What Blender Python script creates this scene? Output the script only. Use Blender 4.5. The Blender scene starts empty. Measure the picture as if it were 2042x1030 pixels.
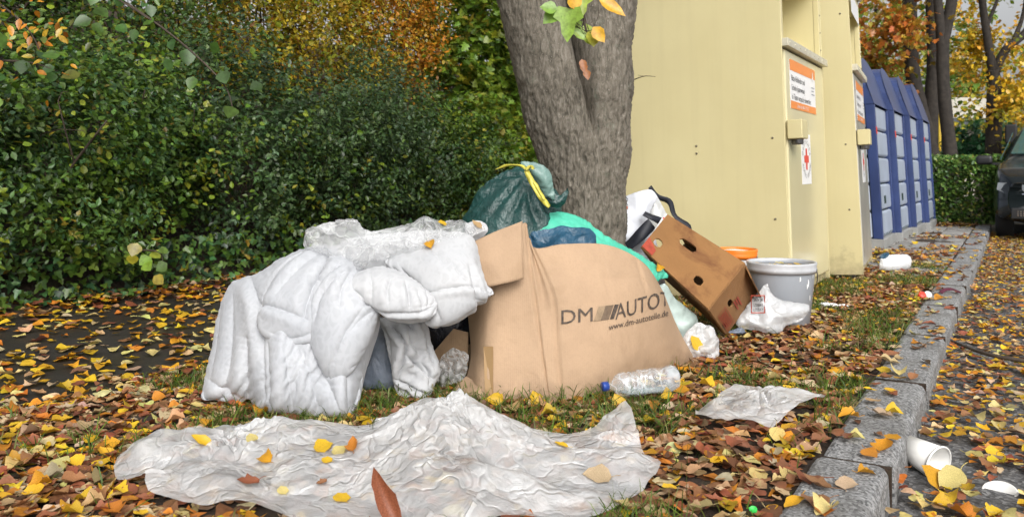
import bpy, bmesh, math, random
import numpy as np
from mathutils import Vector, Matrix, geometry
from mathutils.bvhtree import BVHTree

# ------------------------------------------------------------------ camera, world, sun, exposure
FPX, HOR, CH = 1700.0, 338.0, 0.78           # focal length (px of 2042), horizon row, camera height (m)
SC = bpy.context.scene
COL = SC.collection
cam_d = bpy.data.cameras.new('camera')
cam = bpy.data.objects.new('camera', cam_d); COL.objects.link(cam)
cam.location = (0, 0, CH); cam.rotation_euler = (math.pi / 2, 0, 0)
cam_d.sensor_width = 36; cam_d.lens = 36 * FPX / 2042
cam_d.shift_y = -(515 - HOR) / 2042
cam_d.clip_start = .05; cam_d.clip_end = 600
cam_d.dof.use_dof = True; cam_d.dof.focus_distance = 3.0; cam_d.dof.aperture_fstop = 6.3
SC.camera = cam
SUN_EL, SUN_AZ = math.radians(38), math.radians(168)   # azimuth clockwise from +Y: behind the camera, to the right
w = bpy.data.worlds.new('World'); SC.world = w; w.use_nodes = True
nt = w.node_tree; nt.nodes.clear()
sky = nt.nodes.new('ShaderNodeTexSky'); sky.sky_type = 'NISHITA'; sky.sun_disc = False
sky.sun_elevation = SUN_EL; sky.sun_rotation = SUN_AZ; sky.dust_density = 6; sky.air_density = 1.0
hs = nt.nodes.new('ShaderNodeHueSaturation'); hs.inputs['Saturation'].default_value = .12
bg = nt.nodes.new('ShaderNodeBackground'); bg.inputs['Strength'].default_value = .15
ow = nt.nodes.new('ShaderNodeOutputWorld')
nt.links.new(sky.outputs[0], hs.inputs['Color']); nt.links.new(hs.outputs[0], bg.inputs[0]); nt.links.new(bg.outputs[0], ow.inputs[0])
sun_d = bpy.data.lights.new('sun', 'SUN'); sun_d.energy = 1.0; sun_d.angle = math.radians(40); sun_d.color = (1, .96, .9)
sun = bpy.data.objects.new('sun', sun_d); COL.objects.link(sun)
sd = Vector((math.sin(SUN_AZ) * math.cos(SUN_EL), math.cos(SUN_AZ) * math.cos(SUN_EL), math.sin(SUN_EL)))
sun.rotation_euler = sd.to_track_quat('Z', 'Y').to_euler(); sun.location = (3, -4, 8)
SC.view_settings.view_transform = 'Standard'; SC.view_settings.look = 'None'
SC.view_settings.exposure = 0.32; SC.view_settings.gamma = 1
SC.render.engine = 'CYCLES'
SC.cycles.max_bounces = 8; SC.cycles.transparent_max_bounces = 16; SC.cycles.diffuse_bounces = 3
SC.cycles.glossy_bounces = 3; SC.cycles.transmission_bounces = 6

rng = np.random.default_rng(11)
random.seed(5)
TH = math.radians(30.5); ST_S, ST_C = math.sin(TH), math.cos(TH)

def P(px, py, Y):
    return np.array([(px - 1021) / FPX * Y, Y, CH - (py - HOR) / FPX * Y])
def G(px, py, z=0.0):
    return P(px, py, (CH - z) * FPX / (py - HOR))
def ST(u, v, z=0.0):                      # street frame: u along the kerb away from camera, v to the right of it
    return np.array([u * ST_S + v * ST_C, u * ST_C - v * ST_S, z])
def UV(x, y):
    return x * ST_S + y * ST_C, x * ST_C - y * ST_S
def PX(p):
    p = np.asarray(p, float)
    return 1021 + FPX * p[..., 0] / p[..., 1], HOR + FPX * (CH - p[..., 2]) / p[..., 1]

# ------------------------------------------------------------------ noise
def _h(i, j, k, s):
    n = (i.astype(np.int64) * 374761393 + j.astype(np.int64) * 668265263 + k.astype(np.int64) * 2147483647 + s * 974711) & 0xFFFFFFFF
    n = ((n ^ (n >> 13)) * 1274126177) & 0xFFFFFFFF
    n = ((n ^ (n >> 16)) * 2246822519) & 0xFFFFFFFF
    return ((n ^ (n >> 15)) & 0xFFFFFF) / float(0xFFFFFF)
def vnoise(p, s=0):
    p = np.asarray(p, float); i = np.floor(p); f = p - i; f = f * f * (3 - 2 * f); i = i.astype(int)
    x, y, z = i[..., 0], i[..., 1], i[..., 2]; a, b, c = f[..., 0], f[..., 1], f[..., 2]
    r = 0
    for dx in (0, 1):
        for dy in (0, 1):
            for dz in (0, 1):
                r = r + _h(x + dx, y + dy, z + dz, s) * (a if dx else 1 - a) * (b if dy else 1 - b) * (c if dz else 1 - c)
    return r * 2 - 1
def fbm(p, o=4, s=0, g=.5):
    r = 0; a = 1.
    p = np.asarray(p, float)
    for k in range(o):
        r = r + a * vnoise(p, s + k * 17); p = p * 2.03 + 7.1; a *= g
    return r

# ------------------------------------------------------------------ objects
def tag(o, label=None, cat=None, group=None, kind=None):
    if label: o['label'] = label
    if cat: o['category'] = cat
    if group: o['group'] = group
    if kind: o['kind'] = kind
    return o
def empty(name, loc=(0, 0, 0), label=None, cat=None, group=None):
    o = bpy.data.objects.new(name, None); COL.objects.link(o); o.location = loc; o.empty_display_size = .1
    return tag(o, label, cat, group)
def link(name, me, mat=None, parent=None):
    o = bpy.data.objects.new(name, me); COL.objects.link(o)
    if mat is not None and not len(me.materials): me.materials.append(mat)
    if parent is not None:
        o.parent = parent
        o.matrix_parent_inverse = Matrix.Translation(-Vector(parent_loc(parent)))
    return o
def parent_loc(p):
    return p.location if p.type == 'EMPTY' else (0, 0, 0)   # part meshes keep world coordinates
def mesh(name, V, F, smooth=True, col=None, uv=None):
    V = np.asarray(V, np.float32); me = bpy.data.meshes.new(name)
    if isinstance(F, np.ndarray):
        n, k = F.shape
        me.vertices.add(len(V)); me.vertices.foreach_set('co', V.ravel())
        me.loops.add(n * k); me.loops.foreach_set('vertex_index', F.astype(np.int32).ravel())
        me.polygons.add(n); me.polygons.foreach_set('loop_start', np.arange(0, n * k, k, dtype=np.int32))
        me.polygons.foreach_set('loop_total', np.full(n, k, np.int32))
        me.update(calc_edges=True)
    else:
        me.from_pydata([tuple(map(float, v)) for v in V], [], [tuple(int(i) for i in f) for f in F]); me.update()
    if smooth: me.polygons.foreach_set('use_smooth', np.ones(len(me.polygons), bool))
    if col is not None:
        c = np.ones((len(V), 4), np.float32); c[:, :3] = col
        at = me.color_attributes.new('Col', 'FLOAT_COLOR', 'POINT'); at.data.foreach_set('color', c.ravel())
    return me
def obj(name, V, F, mat, parent=None, smooth=True, col=None):
    return link(name, mesh(name, V, F, smooth, col), mat, parent)
def mod(o, t, **k):
    m = o.modifiers.new(t.lower(), t)
    for a, b in k.items(): setattr(m, a, b)
    return o

class MB:                                  # small mesh builder
    def __init__(s): s.v = []; s.f = []
    def add(s, V, F):
        n = len(s.v); s.v += [tuple(map(float, v)) for v in V]; s.f += [tuple(int(i) + n for i in f) for f in F]; return s
    def box(s, c, d, R=None):
        c = np.array(c, float); d = np.array(d, float) / 2
        q = np.array([[-1, -1, -1], [1, -1, -1], [1, 1, -1], [-1, 1, -1], [-1, -1, 1], [1, -1, 1], [1, 1, 1], [-1, 1, 1]]) * d
        if R is not None: q = q @ np.array(R).T
        return s.add(q + c, [(0, 3, 2, 1), (4, 5, 6, 7), (0, 1, 5, 4), (1, 2, 6, 5), (2, 3, 7, 6), (3, 0, 4, 7)])
    def tube(s, pts, rad, n=10, cap=True):
        V, F = tube(pts, rad, n, cap); return s.add(V, F)
    def prism(s, poly, a, b):              # poly: list of 3d points, extrude by vector b-a
        p = np.array(poly, float); n = len(p); d = np.array(b, float) - np.array(a, float)
        F = [tuple(range(n))[::-1], tuple(range(n, 2 * n))] + [(i, (i + 1) % n, n + (i + 1) % n, n + i) for i in range(n)]
        return s.add(np.vstack([p, p + d]), F)
    def lathe(s, prof, n=24, M=None):      # prof: (r, z) list
        V = []; F = []
        for r, z in prof:
            for k in range(n):
                a = 2 * math.pi * k / n; V.append((r * math.cos(a), r * math.sin(a), z))
        for i in range(len(prof) - 1):
            for k in range(n):
                F.append((i * n + k, i * n + (k + 1) % n, (i + 1) * n + (k + 1) % n, (i + 1) * n + k))
        V = np.array(V)
        if M is not None: V = V @ np.array(M)[:3, :3].T + np.array(M)[:3, 3]
        return s.add(V, F)
    def xf(s, M):
        M = np.array(M); v = np.array(s.v); s.v = [tuple(q) for q in v @ M[:3, :3].T + M[:3, 3]]; return s
    def build(s, name, mat, parent=None, smooth=False, bevel=0, seg=2):
        o = obj(name, s.v, s.f, mat, parent, smooth)
        if bevel:
            mod(o, 'BEVEL', width=bevel, segments=seg, limit_method='ANGLE', angle_limit=math.radians(40))
            for p in o.data.polygons: p.use_smooth = True
            mod(o, 'WEIGHTED_NORMAL')
        return o
def tube(pts, rad, n=10, cap=True):
    pts = np.array(pts, float); m = len(pts); rad = np.broadcast_to(np.array(rad, float), (m,))
    V = []; F = []; up = None
    for i in range(m):
        t = pts[min(i + 1, m - 1)] - pts[max(i - 1, 0)]; t /= np.linalg.norm(t) + 1e-9
        if up is None: up = np.array([0, 0, 1.]) if abs(t[2]) < .9 else np.array([1., 0, 0])
        a = np.cross(t, up); a /= np.linalg.norm(a) + 1e-9; up = np.cross(a, t)
        for k in range(n):
            q = 2 * math.pi * k / n; V.append(pts[i] + rad[i] * (a * math.cos(q) + up * math.sin(q)))
    for i in range(m - 1):
        for k in range(n): F.append((i * n + k, i * n + (k + 1) % n, (i + 1) * n + (k + 1) % n, (i + 1) * n + k))
    if cap: F += [tuple(range(n))[::-1], tuple(range((m - 1) * n, m * n))]
    return V, F
def catmull(pts, n):
    p = np.array(pts, float); t = np.linspace(0, len(p) - 1, n); i = np.clip(t.astype(int), 0, len(p) - 2); f = (t - i)[:, None]
    q = lambda k: p[np.clip(k, 0, len(p) - 1)]
    a, b, c, d = q(i - 1), q(i), q(i + 1), q(i + 2)
    return .5 * (2 * b + (c - a) * f + (2 * a - 5 * b + 4 * c - d) * f ** 2 + (3 * b - a - 3 * c + d) * f ** 3)

# ------------------------------------------------------------------ materials
def srgb(r, g, b):
    f = lambda c: (c / 255 / 12.92) if c <= 10 else ((c / 255 + .055) / 1.055) ** 2.4
    return (f(r), f(g), f(b))
class N:
    def __init__(s, name):
        s.m = bpy.data.materials.new(name); s.m.use_nodes = True; s.t = s.m.node_tree; s.b = s.t.nodes['Principled BSDF']; s.o = s.t.nodes['Material Output']
    def n(s, t, **k):
        x = s.t.nodes.new('ShaderNode' + t)
        for a, b in k.items():
            if hasattr(x, a) and a not in x.inputs: setattr(x, a, b)
            else: x.inputs[a].default_value = b
        return x
    def l(s, a, b): s.t.links.new(a, b)
    def set(s, **k):
        for a, b in k.items():
            i = s.b.inputs[a.replace('_', ' ')]; i.default_value = (*b, 1) if isinstance(b, tuple) and len(b) == 3 else b
        return s
    def coord(s, kind='Object', scale=(1, 1, 1)):
        c = s.n('TexCoord'); m = s.n('Mapping'); m.inputs['Scale'].default_value = scale
        s.l(c.outputs[kind], m.inputs[0]); return m.outputs[0]
    def noise(s, scale, detail=4, rough=.55, vec=None, dist=0):
        x = s.n('TexNoise'); x.inputs['Scale'].default_value = scale; x.inputs['Detail'].default_value = detail
        x.inputs['Roughness'].default_value = rough; x.inputs['Distortion'].default_value = dist
        s.l(vec if vec is not None else s.coord(), x.inputs['Vector']); return x.outputs[0]
    def ramp(s, fac, stops):
        r = s.n('ValToRGB'); e = r.color_ramp.elements
        while len(e) < len(stops): e.new(.5)
        for k, (p, c) in enumerate(stops): e[k].position = p; e[k].color = (*c, 1) if len(c) == 3 else c
        s.l(fac, r.inputs[0]); return r.outputs[0]
    def mix(s, fac, a, b, mode='MIX'):
        x = s.n('MixRGB'); x.blend_type = mode
        for i, q in enumerate((fac, a, b)):
            if hasattr(q, 'is_output'): s.l(q, x.inputs[i])
            else: x.inputs[i].default_value = q if i == 0 else ((*q, 1) if len(q) == 3 else q)
        return x.outputs[0]
    def math(s, op, a, b=0.):
        x = s.n('Math'); x.operation = op
        for i, q in enumerate((a, b)):
            if hasattr(q, 'is_output'): s.l(q, x.inputs[i])
            else: x.inputs[i].default_value = q
        return x.outputs[0]
    def base(s, c):
        if hasattr(c, 'is_output'): s.l(c, s.b.inputs['Base Color'])
        else: s.b.inputs['Base Color'].default_value = (*c, 1)
        return s
    def bump(s, h, strength=.3, dist=.01):
        b = s.n('Bump'); b.inputs['Strength'].default_value = strength; b.inputs['Distance'].default_value = dist
        s.l(h, b.inputs['Height']); s.l(b.outputs[0], s.b.inputs['Normal']); return s
def plain(name, c, rough=.5, var=.12, scale=6, metal=0, bump=0, bscale=60, spec=.5, dirt=None):
    a = N(name); n1 = a.noise(scale, 5)
    lo = tuple(x * (1 - var) for x in c); hi = tuple(min(1, x * (1 + var)) for x in c)
    q = a.ramp(n1, [(.3, lo), (.7, hi)])
    if dirt:
        q = a.mix(a.ramp(a.noise(dirt[1], 6, .7), [(dirt[2], (0, 0, 0)), (dirt[2] + .12, (dirt[3],) * 3)]), q, dirt[0])
    a.base(q); a.set(Roughness=rough, Metallic=metal); a.b.inputs['Specular IOR Level'].default_value = spec
    if bump: a.bump(a.noise(bscale, 4), bump, .004)
    return a.m
def attr_leaf(name, rough=.5, trans=.3, spec=.4, use_obj=False):
    a = N(name)
    if use_obj:
        c = a.n('ObjectInfo').outputs['Color']
    else:
        x = a.n('Attribute'); x.attribute_name = 'Col'; c = x.outputs['Color']
    n = a.ramp(a.noise(45, 4, .6), [(.3, (.62, .58, .5)), (.62, (1.1, 1.1, 1.1))])
    c = a.mix(1., c, n, 'MULTIPLY')
    if use_obj:
        sp = a.ramp(a.noise(130, 2, .5), [(.66, (0, 0, 0)), (.72, (.8, .8, .8))]); c = a.mix(sp, c, (.05, .02, .008))
    a.base(c); a.set(Roughness=rough); a.b.inputs['Specular IOR Level'].default_value = spec
    t = a.n('BsdfTranslucent'); a.l(c, t.inputs[0]); mx = a.n('MixShader'); mx.inputs[0].default_value = trans
    a.l(a.b.outputs[0], mx.inputs[1]); a.l(t.outputs[0], mx.inputs[2]); a.l(mx.outputs[0], a.o.inputs[0])
    return a.m
def film(name, c=(.92, .93, .94), lo=.35, hi=.8, rough=.18, scale=7, trans=.35, wr=.5):
    a = N(name); a.set(Roughness=rough); a.base(c); a.b.inputs['Specular IOR Level'].default_value = 1.; a.b.inputs['IOR'].default_value = 1.7
    v = a.coord()
    ms = a.n('TexVoronoi'); ms.feature = 'DISTANCE_TO_EDGE'; ms.inputs['Scale'].default_value = 8.5
    ns = a.noise(5, 3, .5, v); mp = a.n('VectorMath'); mp.operation = 'MULTIPLY_ADD'
    cmb = a.n('CombineXYZ'); a.l(ns, cmb.inputs[0]); a.l(a.noise(6, 3, .5, v), cmb.inputs[1])
    a.l(cmb.outputs[0], mp.inputs[0]); mp.inputs[1].default_value = (.6, .6, .6); a.l(v, mp.inputs[2])
    a.l(mp.outputs[0], ms.inputs['Vector'])
    rg = a.noise(24, 5, .65, v, 1.2)
    h = a.math('ADD', a.math('MULTIPLY', a.math('MINIMUM', ms.outputs['Distance'], .12), 3.), rg)
    a.bump(h, wr, .016)
    t = a.n('BsdfTranslucent'); t.inputs[0].default_value = (*c, 1)
    m1 = a.n('MixShader'); m1.inputs[0].default_value = trans; a.l(a.b.outputs[0], m1.inputs[1]); a.l(t.outputs[0], m1.inputs[2])
    tr = a.n('BsdfTransparent'); m2 = a.n('MixShader')
    f = a.ramp(a.noise(scale, 4, .6, v), [(.3, (lo,) * 3), (.68, (hi,) * 3)])
    pt = a.ramp(a.n('NewGeometry').outputs['Pointiness'], [(.40, (.5,) * 3), (.48, (0, 0, 0)), (.52, (0, 0, 0)), (.6, (.6,) * 3)])
    f = a.mix(1., f, pt, 'SCREEN')
    f = a.mix(1., f, a.ramp(ms.outputs['Distance'], [(.0, (.4,) * 3), (.07, (0, 0, 0))]), 'SCREEN')
    a.l(f, m2.inputs[0]); a.l(tr.outputs[0], m2.inputs[1]); a.l(m1.outputs[0], m2.inputs[2]); a.l(m2.outputs[0], a.o.inputs[0])
    return a.m
def fabric(name, c, pattern=.06):
    a = N(name); v = a.coord()
    vo = a.n('TexVoronoi'); vo.inputs['Scale'].default_value = 34; vo.feature = 'DISTANCE_TO_EDGE'
    mpg = a.n('Mapping'); mpg.inputs['Scale'].default_value = (1.2, 1, .7); mpg.inputs['Rotation'].default_value = (.3, .5, .6); a.l(v, mpg.inputs[0]); wv = a.n('VectorMath'); wv.operation = 'MULTIPLY_ADD'; nc = a.n('TexNoise'); nc.inputs['Scale'].default_value = 22; a.l(v, nc.inputs['Vector']); a.l(nc.outputs['Color'], wv.inputs[0]); wv.inputs[1].default_value = (.05, .05, .05); a.l(mpg.outputs[0], wv.inputs[2]); a.l(wv.outputs[0], vo.inputs['Vector'])
    p = a.ramp(vo.outputs['Distance'], [(.10, tuple(min(1, x * (1 + pattern)) for x in c)), (.22, c)])
    d = a.ramp(a.noise(4, 5, .6, v), [(.32, (.80, .81, .83)), (.62, (1, 1, 1))])
    a.base(a.mix(1, p, d, 'MULTIPLY')); a.set(Roughness=.85); a.b.inputs['Sheen Weight'].default_value = .15
    a.b.inputs['Specular IOR Level'].default_value = .25
    a.bump(a.math('ADD', a.noise(9, 3, .5, v), a.math('MULTIPLY', a.noise(320, 2, .5, v), .1)), .12, .012)
    return a.m
def poly_bag(name, c, rough=.28, alpha=1., trans=.12, wr=.55, var=.25):
    a = N(name); v = a.coord()
    n = a.ramp(a.noise(9, 4, .6, v), [(.3, tuple(x * (1 - var) for x in c)), (.7, tuple(min(1, x * (1 + var)) for x in c))])
    a.base(n); a.set(Roughness=rough); a.b.inputs['Specular IOR Level'].default_value = .6
    mp = a.n('Mapping'); mp.inputs['Scale'].default_value = (1, 1, .35); a.l(v, mp.inputs[0])
    a.bump(a.math('ADD', a.noise(22, 5, .6, mp.outputs[0], 1.5), a.math('MULTIPLY', a.noise(60, 4, .6, v, .8), .4)), wr, .015)
    t = a.n('BsdfTranslucent'); a.l(n, t.inputs[0]); m1 = a.n('MixShader'); m1.inputs[0].default_value = trans
    a.l(a.b.outputs[0], m1.inputs[1]); a.l(t.outputs[0], m1.inputs[2]); out = m1.outputs[0]
    if alpha < 1:
        tr = a.n('BsdfTransparent'); m2 = a.n('MixShader'); m2.inputs[0].default_value = alpha
        a.l(tr.outputs[0], m2.inputs[1]); a.l(out, m2.inputs[2]); out = m2.outputs[0]
    a.l(out, a.o.inputs[0]); return a.m
def cardboard(name, c, stain=None):
    a = N(name); v = a.coord()
    q = a.ramp(a.noise(3.5, 6, .6, v), [(.3, tuple(x * .86 for x in c)), (.7, tuple(x * 1.1 for x in c))])
    q = a.mix(a.ramp(a.noise(120, 3, .7, v), [(.45, (0, 0, 0)), (.75, (.25,) * 3)]), q, tuple(x * .72 for x in c))
    if stain:
        q = a.mix(a.ramp(a.noise(stain[1], 5, .65, v, .5), [(stain[2], (0, 0, 0)), (stain[2] + .2, (stain[3],) * 3)]), q, stain[0])
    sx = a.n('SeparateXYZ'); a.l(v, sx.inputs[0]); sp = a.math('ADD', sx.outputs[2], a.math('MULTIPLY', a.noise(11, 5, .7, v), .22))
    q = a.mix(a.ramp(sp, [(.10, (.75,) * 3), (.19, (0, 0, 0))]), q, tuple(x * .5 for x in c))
    a.base(q); a.set(Roughness=.8); a.b.inputs['Specular IOR Level'].default_value = .25
    wv = a.n('TexWave'); wv.inputs['Scale'].default_value = 45; wv.inputs['Distortion'].default_value = 1.5; wv.bands_direction = 'X'; a.l(v, wv.inputs['Vector'])
    a.bump(a.math('ADD', a.math('ADD', a.noise(9, 4, .6, v), a.math('MULTIPLY', wv.outputs['Fac'], .06)), a.math('MULTIPLY', a.noise(70, 4, .7, v), .3)), .35, .014)
    return a.m
M = {}

# ------------------------------------------------------------------ cloth: position-based solver
def colour(E, n):
    used = [0] * n; out = []
    for a, b in E:
        m = used[a] | used[b]; c = 0
        while m >> c & 1: c += 1
        used[a] |= 1 << c; used[b] |= 1 << c; out.append(c)
    out = np.array(out); E = np.array(E)
    return [np.where(out == c)[0] for c in range(out.max() + 1)]
def topo(F):
    d = {}
    for t in F.tolist():
        for k in range(3):
            a, b, c = t[k], t[(k + 1) % 3], t[(k + 2) % 3]
            d.setdefault((min(a, b), max(a, b)), []).append(c)
    E = list(d); B = [tuple(v[:2]) for v in d.values() if len(v) >= 2 and v[0] != v[1]]
    return E, B
def vnormals(X, F):
    t = X[F]; n = np.cross(t[:, 1] - t[:, 0], t[:, 2] - t[:, 0]); N_ = np.zeros_like(X)
    for k in range(3):
        for a in range(3): N_[:, a] += np.bincount(F[:, k], n[:, a], len(X))
    return N_
def pbd(X, F, R=None, scale=1.0, steps=80, iters=5, g=(0, 0, -4.), press=0., col=None, pins=None, bend=.12, damp=.95, dt=1 / 50., bscale=None):
    X = np.array(X, float); n = len(X); R = X if R is None else np.array(R, float)
    E, B = topo(F); E = np.array(E); B = np.array(B)
    LE = np.linalg.norm((R[E[:, 0]] - R[E[:, 1]]) * scale, axis=1); LB = np.linalg.norm((R[B[:, 0]] - R[B[:, 1]]) * (scale if bscale is None else bscale), axis=1)
    bat = [(E[i, 0], E[i, 1], LE[i], .5) for i in colour(E.tolist(), n)] + [(B[i, 0], B[i, 1], LB[i], .5 * bend) for i in colour(B.tolist(), n)]
    V = np.zeros_like(X); g = np.array(g, float)
    for s in range(steps):
        V *= damp; V += dt * g
        if press:
            nn = vnormals(X, F); l = np.linalg.norm(nn, axis=1, keepdims=True) + 1e-12; V += dt * press * nn / l
        Q = X + dt * V
        for it in range(iters):
            for a, b, L, k in bat:
                d = Q[b] - Q[a]; l = np.sqrt((d * d).sum(1)) + 1e-9; c = (k * (l - L) / l)[:, None] * d
                Q[a] += c; Q[b] -= c
            if pins is not None: i, T, k = pins; Q[i] += k * (T - Q[i])
            if col is not None: col(Q)
        V = np.clip((Q - X) / dt, -2, 2); X = Q
    return X
def ground_col(z0=.02):
    def f(Q): Q[:, 2] = np.maximum(Q[:, 2], z0)
    return f
def ell_col(items, z0=.02):
    def f(Q):
        Q[:, 2] = np.maximum(Q[:, 2], z0)
        for c, r in items:
            q = (Q - c) / r; l = np.sqrt((q * q).sum(1)); i = l < 1
            if i.any(): Q[i] = c + q[i] / (l[i] + 1e-9)[:, None] * r
    return f
def resample(poly, h):
    p = np.array(poly, float); out = []
    for i in range(len(p)):
        a, b = p[i], p[(i + 1) % len(p)]; m = max(1, int(round(np.linalg.norm(b - a) / h)))
        for k in range(m): out.append(a + (b - a) * k / m)
    return np.array(out)
def inside(pts, poly):
    x, y = pts[:, 0], pts[:, 1]; r = np.zeros(len(pts), bool); p = np.array(poly)
    for i in range(len(p)):
        (x1, y1), (x2, y2) = p[i], p[i - 1]
        if y1 == y2: continue
        c = ((y1 > y) != (y2 > y)) & (x < (x2 - x1) * (y - y1) / (y2 - y1) + x1); r ^= c
    return r
def pdist(pts, poly):
    d = np.full(len(pts), 1e9); p = np.array(poly, float)
    for i in range(len(p)):
        a, b = p[i - 1], p[i]; ab = b - a; t = np.clip(((pts - a) @ ab) / (ab @ ab + 1e-12), 0, 1)
        d = np.minimum(d, np.linalg.norm(pts - a - t[:, None] * ab, axis=1))
    return d
def smooth_poly(poly, n=3):
    return catmull(list(poly) + [poly[0]], len(poly) * n + 1)[:-1]
def tri2d(poly, h, seed=0):
    b = resample(poly, h); mn, mx = b.min(0), b.max(0); pts = []
    r = np.random.default_rng(seed); j = 0; y = mn[1]
    while y < mx[1]:
        x = np.arange(mn[0] + (h / 2 if j % 2 else 0), mx[0], h); pts.append(np.stack([x, np.full(len(x), y)], 1)); y += h * .866; j += 1
    q = np.vstack(pts); q = q + r.uniform(-.18, .18, q.shape) * h
    q = q[inside(q, b)]; q = q[pdist(q, b) > .55 * h]
    nb = len(b); allp = np.vstack([b, q])
    res = geometry.delaunay_2d_cdt([Vector(p) for p in allp], [(i, (i + 1) % nb) for i in range(nb)], [], 1, 1e-7)
    V = np.array([tuple(v) for v in res[0]]); F = np.array([f for f in res[2] if len(f) == 3])
    bi = np.array(sorted({k for k, o in enumerate(res[3]) if any(i < nb for i in o)}))
    return V, F, bi
OUT = {}                                   # px outline of each big thing, used to keep leaves out from under it
BV = {}
def keep_bvh(key, X, F): BV[key] = BVHTree.FromPolygons([Vector(p) for p in X], [tuple(map(int, f)) for f in F])
def inflate(name, poly, depth, thick, mat, h=.014, press=5., scale=1.06, steps=70, iters=5, aniso=None, col=None, pin=.25, g=(0, 0, -3.),
            bend=.1, parent=None, crumple=0., cs=9., seed=0, folds=None, subs=1, back=1., smooth=True, key=None, closed=True, thin=0, sp=3, bscale=None, face_pin=0., wr=(), split=0, fine=0):
    """closed soft thing (or an open sheet) whose outline, given in photo pixels, lies at depth(px, py); really inflated by pressure"""
    if sp: poly = smooth_poly(poly, sp)
    poly = np.array(poly, float)
    dep = depth if callable(depth) else (lambda x, y: np.full_like(x, depth, dtype=float))
    Ym = float(np.mean(dep(poly[:, 0], poly[:, 1]))); k = Ym / FPX
    V2, F, bi = tri2d(poly * k, h, seed); px, py = V2[:, 0] / k, V2[:, 1] / k
    d = pdist(V2, resample(poly * k, h)); dm = d.max()
    prof = np.sqrt(np.clip(1 - (1 - np.clip(d / dm, 0, 1)) ** 2, 0, 1))
    def emb(off):
        Y = dep(px, py) + off; return np.stack([(px - 1021) / FPX * Y, Y, CH - (py - HOR) / FPX * Y], 1)
    nz = fbm(np.stack([V2[:, 0] * cs, V2[:, 1] * cs, np.full(len(V2), seed * 3.7)], 1), 3, seed)
    fo = folds(px, py) if folds is not None else 0
    isb = np.zeros(len(V2), bool); isb[bi] = True
    base = emb(np.zeros(len(V2))); front = emb(np.where(isb, 0, -thick * prof + crumple * nz + fo))
    if closed:
        backp = emb(np.where(isb, 0, thick * back * prof)); n = len(V2)
        mp = np.arange(n); fr = np.where(~isb)[0]; mp2 = mp.copy(); mp2[fr] = n + np.arange(len(fr))
        X = np.vstack([front, backp[fr]]); FF = np.vstack([F, mp2[F][:, ::-1]]); R = np.vstack([base, base[fr]])
    else:
        X, FF, R = front, F, base
    # outward orientation
    if (vnormals(X, FF)[:len(V2)][~isb][:, 1].mean()) > 0: FF = FF[:, ::-1]
    sc = np.array([aniso[0], 1, aniso[1]]) if aniso is not None else np.array([1, 1, 1.])
    pins = (bi, base[bi].copy(), pin) if pin else None
    if face_pin:
        ids = np.arange(len(V2)); kk = np.where(isb, pin, face_pin)[:, None]; pins = (ids, front.copy(), kk)
    X = pbd(X, FF, R, scale * sc, steps, iters, g, press, col or ground_col(), pins, bend, bscale=None if bscale is None else bscale * sc)
    if wr:
        pxx, pyy = (np.concatenate([px, px[fr]]), np.concatenate([py, py[fr]])) if closed else (px, py)
        prf = np.concatenate([prof, prof[fr]]) if closed else np.ones(len(px)); att = np.stack([pxx, pyy, prf], 1)
        for _ in range(fine): X, FF, att = subdivide(X, FF, att)
        pxx, pyy, prf = att.T
        nn = vnormals(X, FF); nn /= np.linalg.norm(nn, axis=1, keepdims=True) + 1e-12; dsp = 0
        for f in wr: dsp = dsp + f(pxx, pyy)
        X = X + nn * (dsp * np.clip(.35 + prf, 0, 1))[:, None]; X[:, 2] = np.maximum(X[:, 2], .008)
    o = obj(name, X, FF, mat, parent, smooth)
    if thin: mod(o, 'SOLIDIFY', thickness=thin, offset=0)
    if subs: mod(o, 'SUBSURF', levels=subs, render_levels=subs)
    if split: mod(o, 'EDGE_SPLIT', split_angle=math.radians(split))
    if key: OUT[key] = poly; keep_bvh(key, X, FF)
    return o
def subdivide(X, F, A):
    E = np.sort(np.concatenate([F[:, [0, 1]], F[:, [1, 2]], F[:, [2, 0]]]), 1); U, inv = np.unique(E, axis=0, return_inverse=True); inv = inv.ravel(); n = len(X); m = len(F)
    a, b, c = inv[:m] + n, inv[m:2 * m] + n, inv[2 * m:] + n
    F2 = np.concatenate([np.stack([F[:, 0], a, c], 1), np.stack([a, F[:, 1], b], 1), np.stack([c, b, F[:, 2]], 1), np.stack([a, b, c], 1)])
    X2 = np.vstack([X, X[U].mean(1)]); A2 = np.vstack([A, A[U].mean(1)]); E2 = np.sort(np.concatenate([F2[:, [0, 1]], F2[:, [1, 2]], F2[:, [2, 0]]]), 1); E2 = np.unique(E2, axis=0); deg = np.bincount(E2.ravel(), minlength=len(X2))[:, None]
    for _ in range(2):
        S_ = np.stack([np.bincount(E2[:, 0], X2[E2[:, 1], k], len(X2)) + np.bincount(E2[:, 1], X2[E2[:, 0], k], len(X2)) for k in range(3)], 1) / deg; X2 = X2 * .5 + S_ * .5
    return X2, F2, A2
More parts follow.
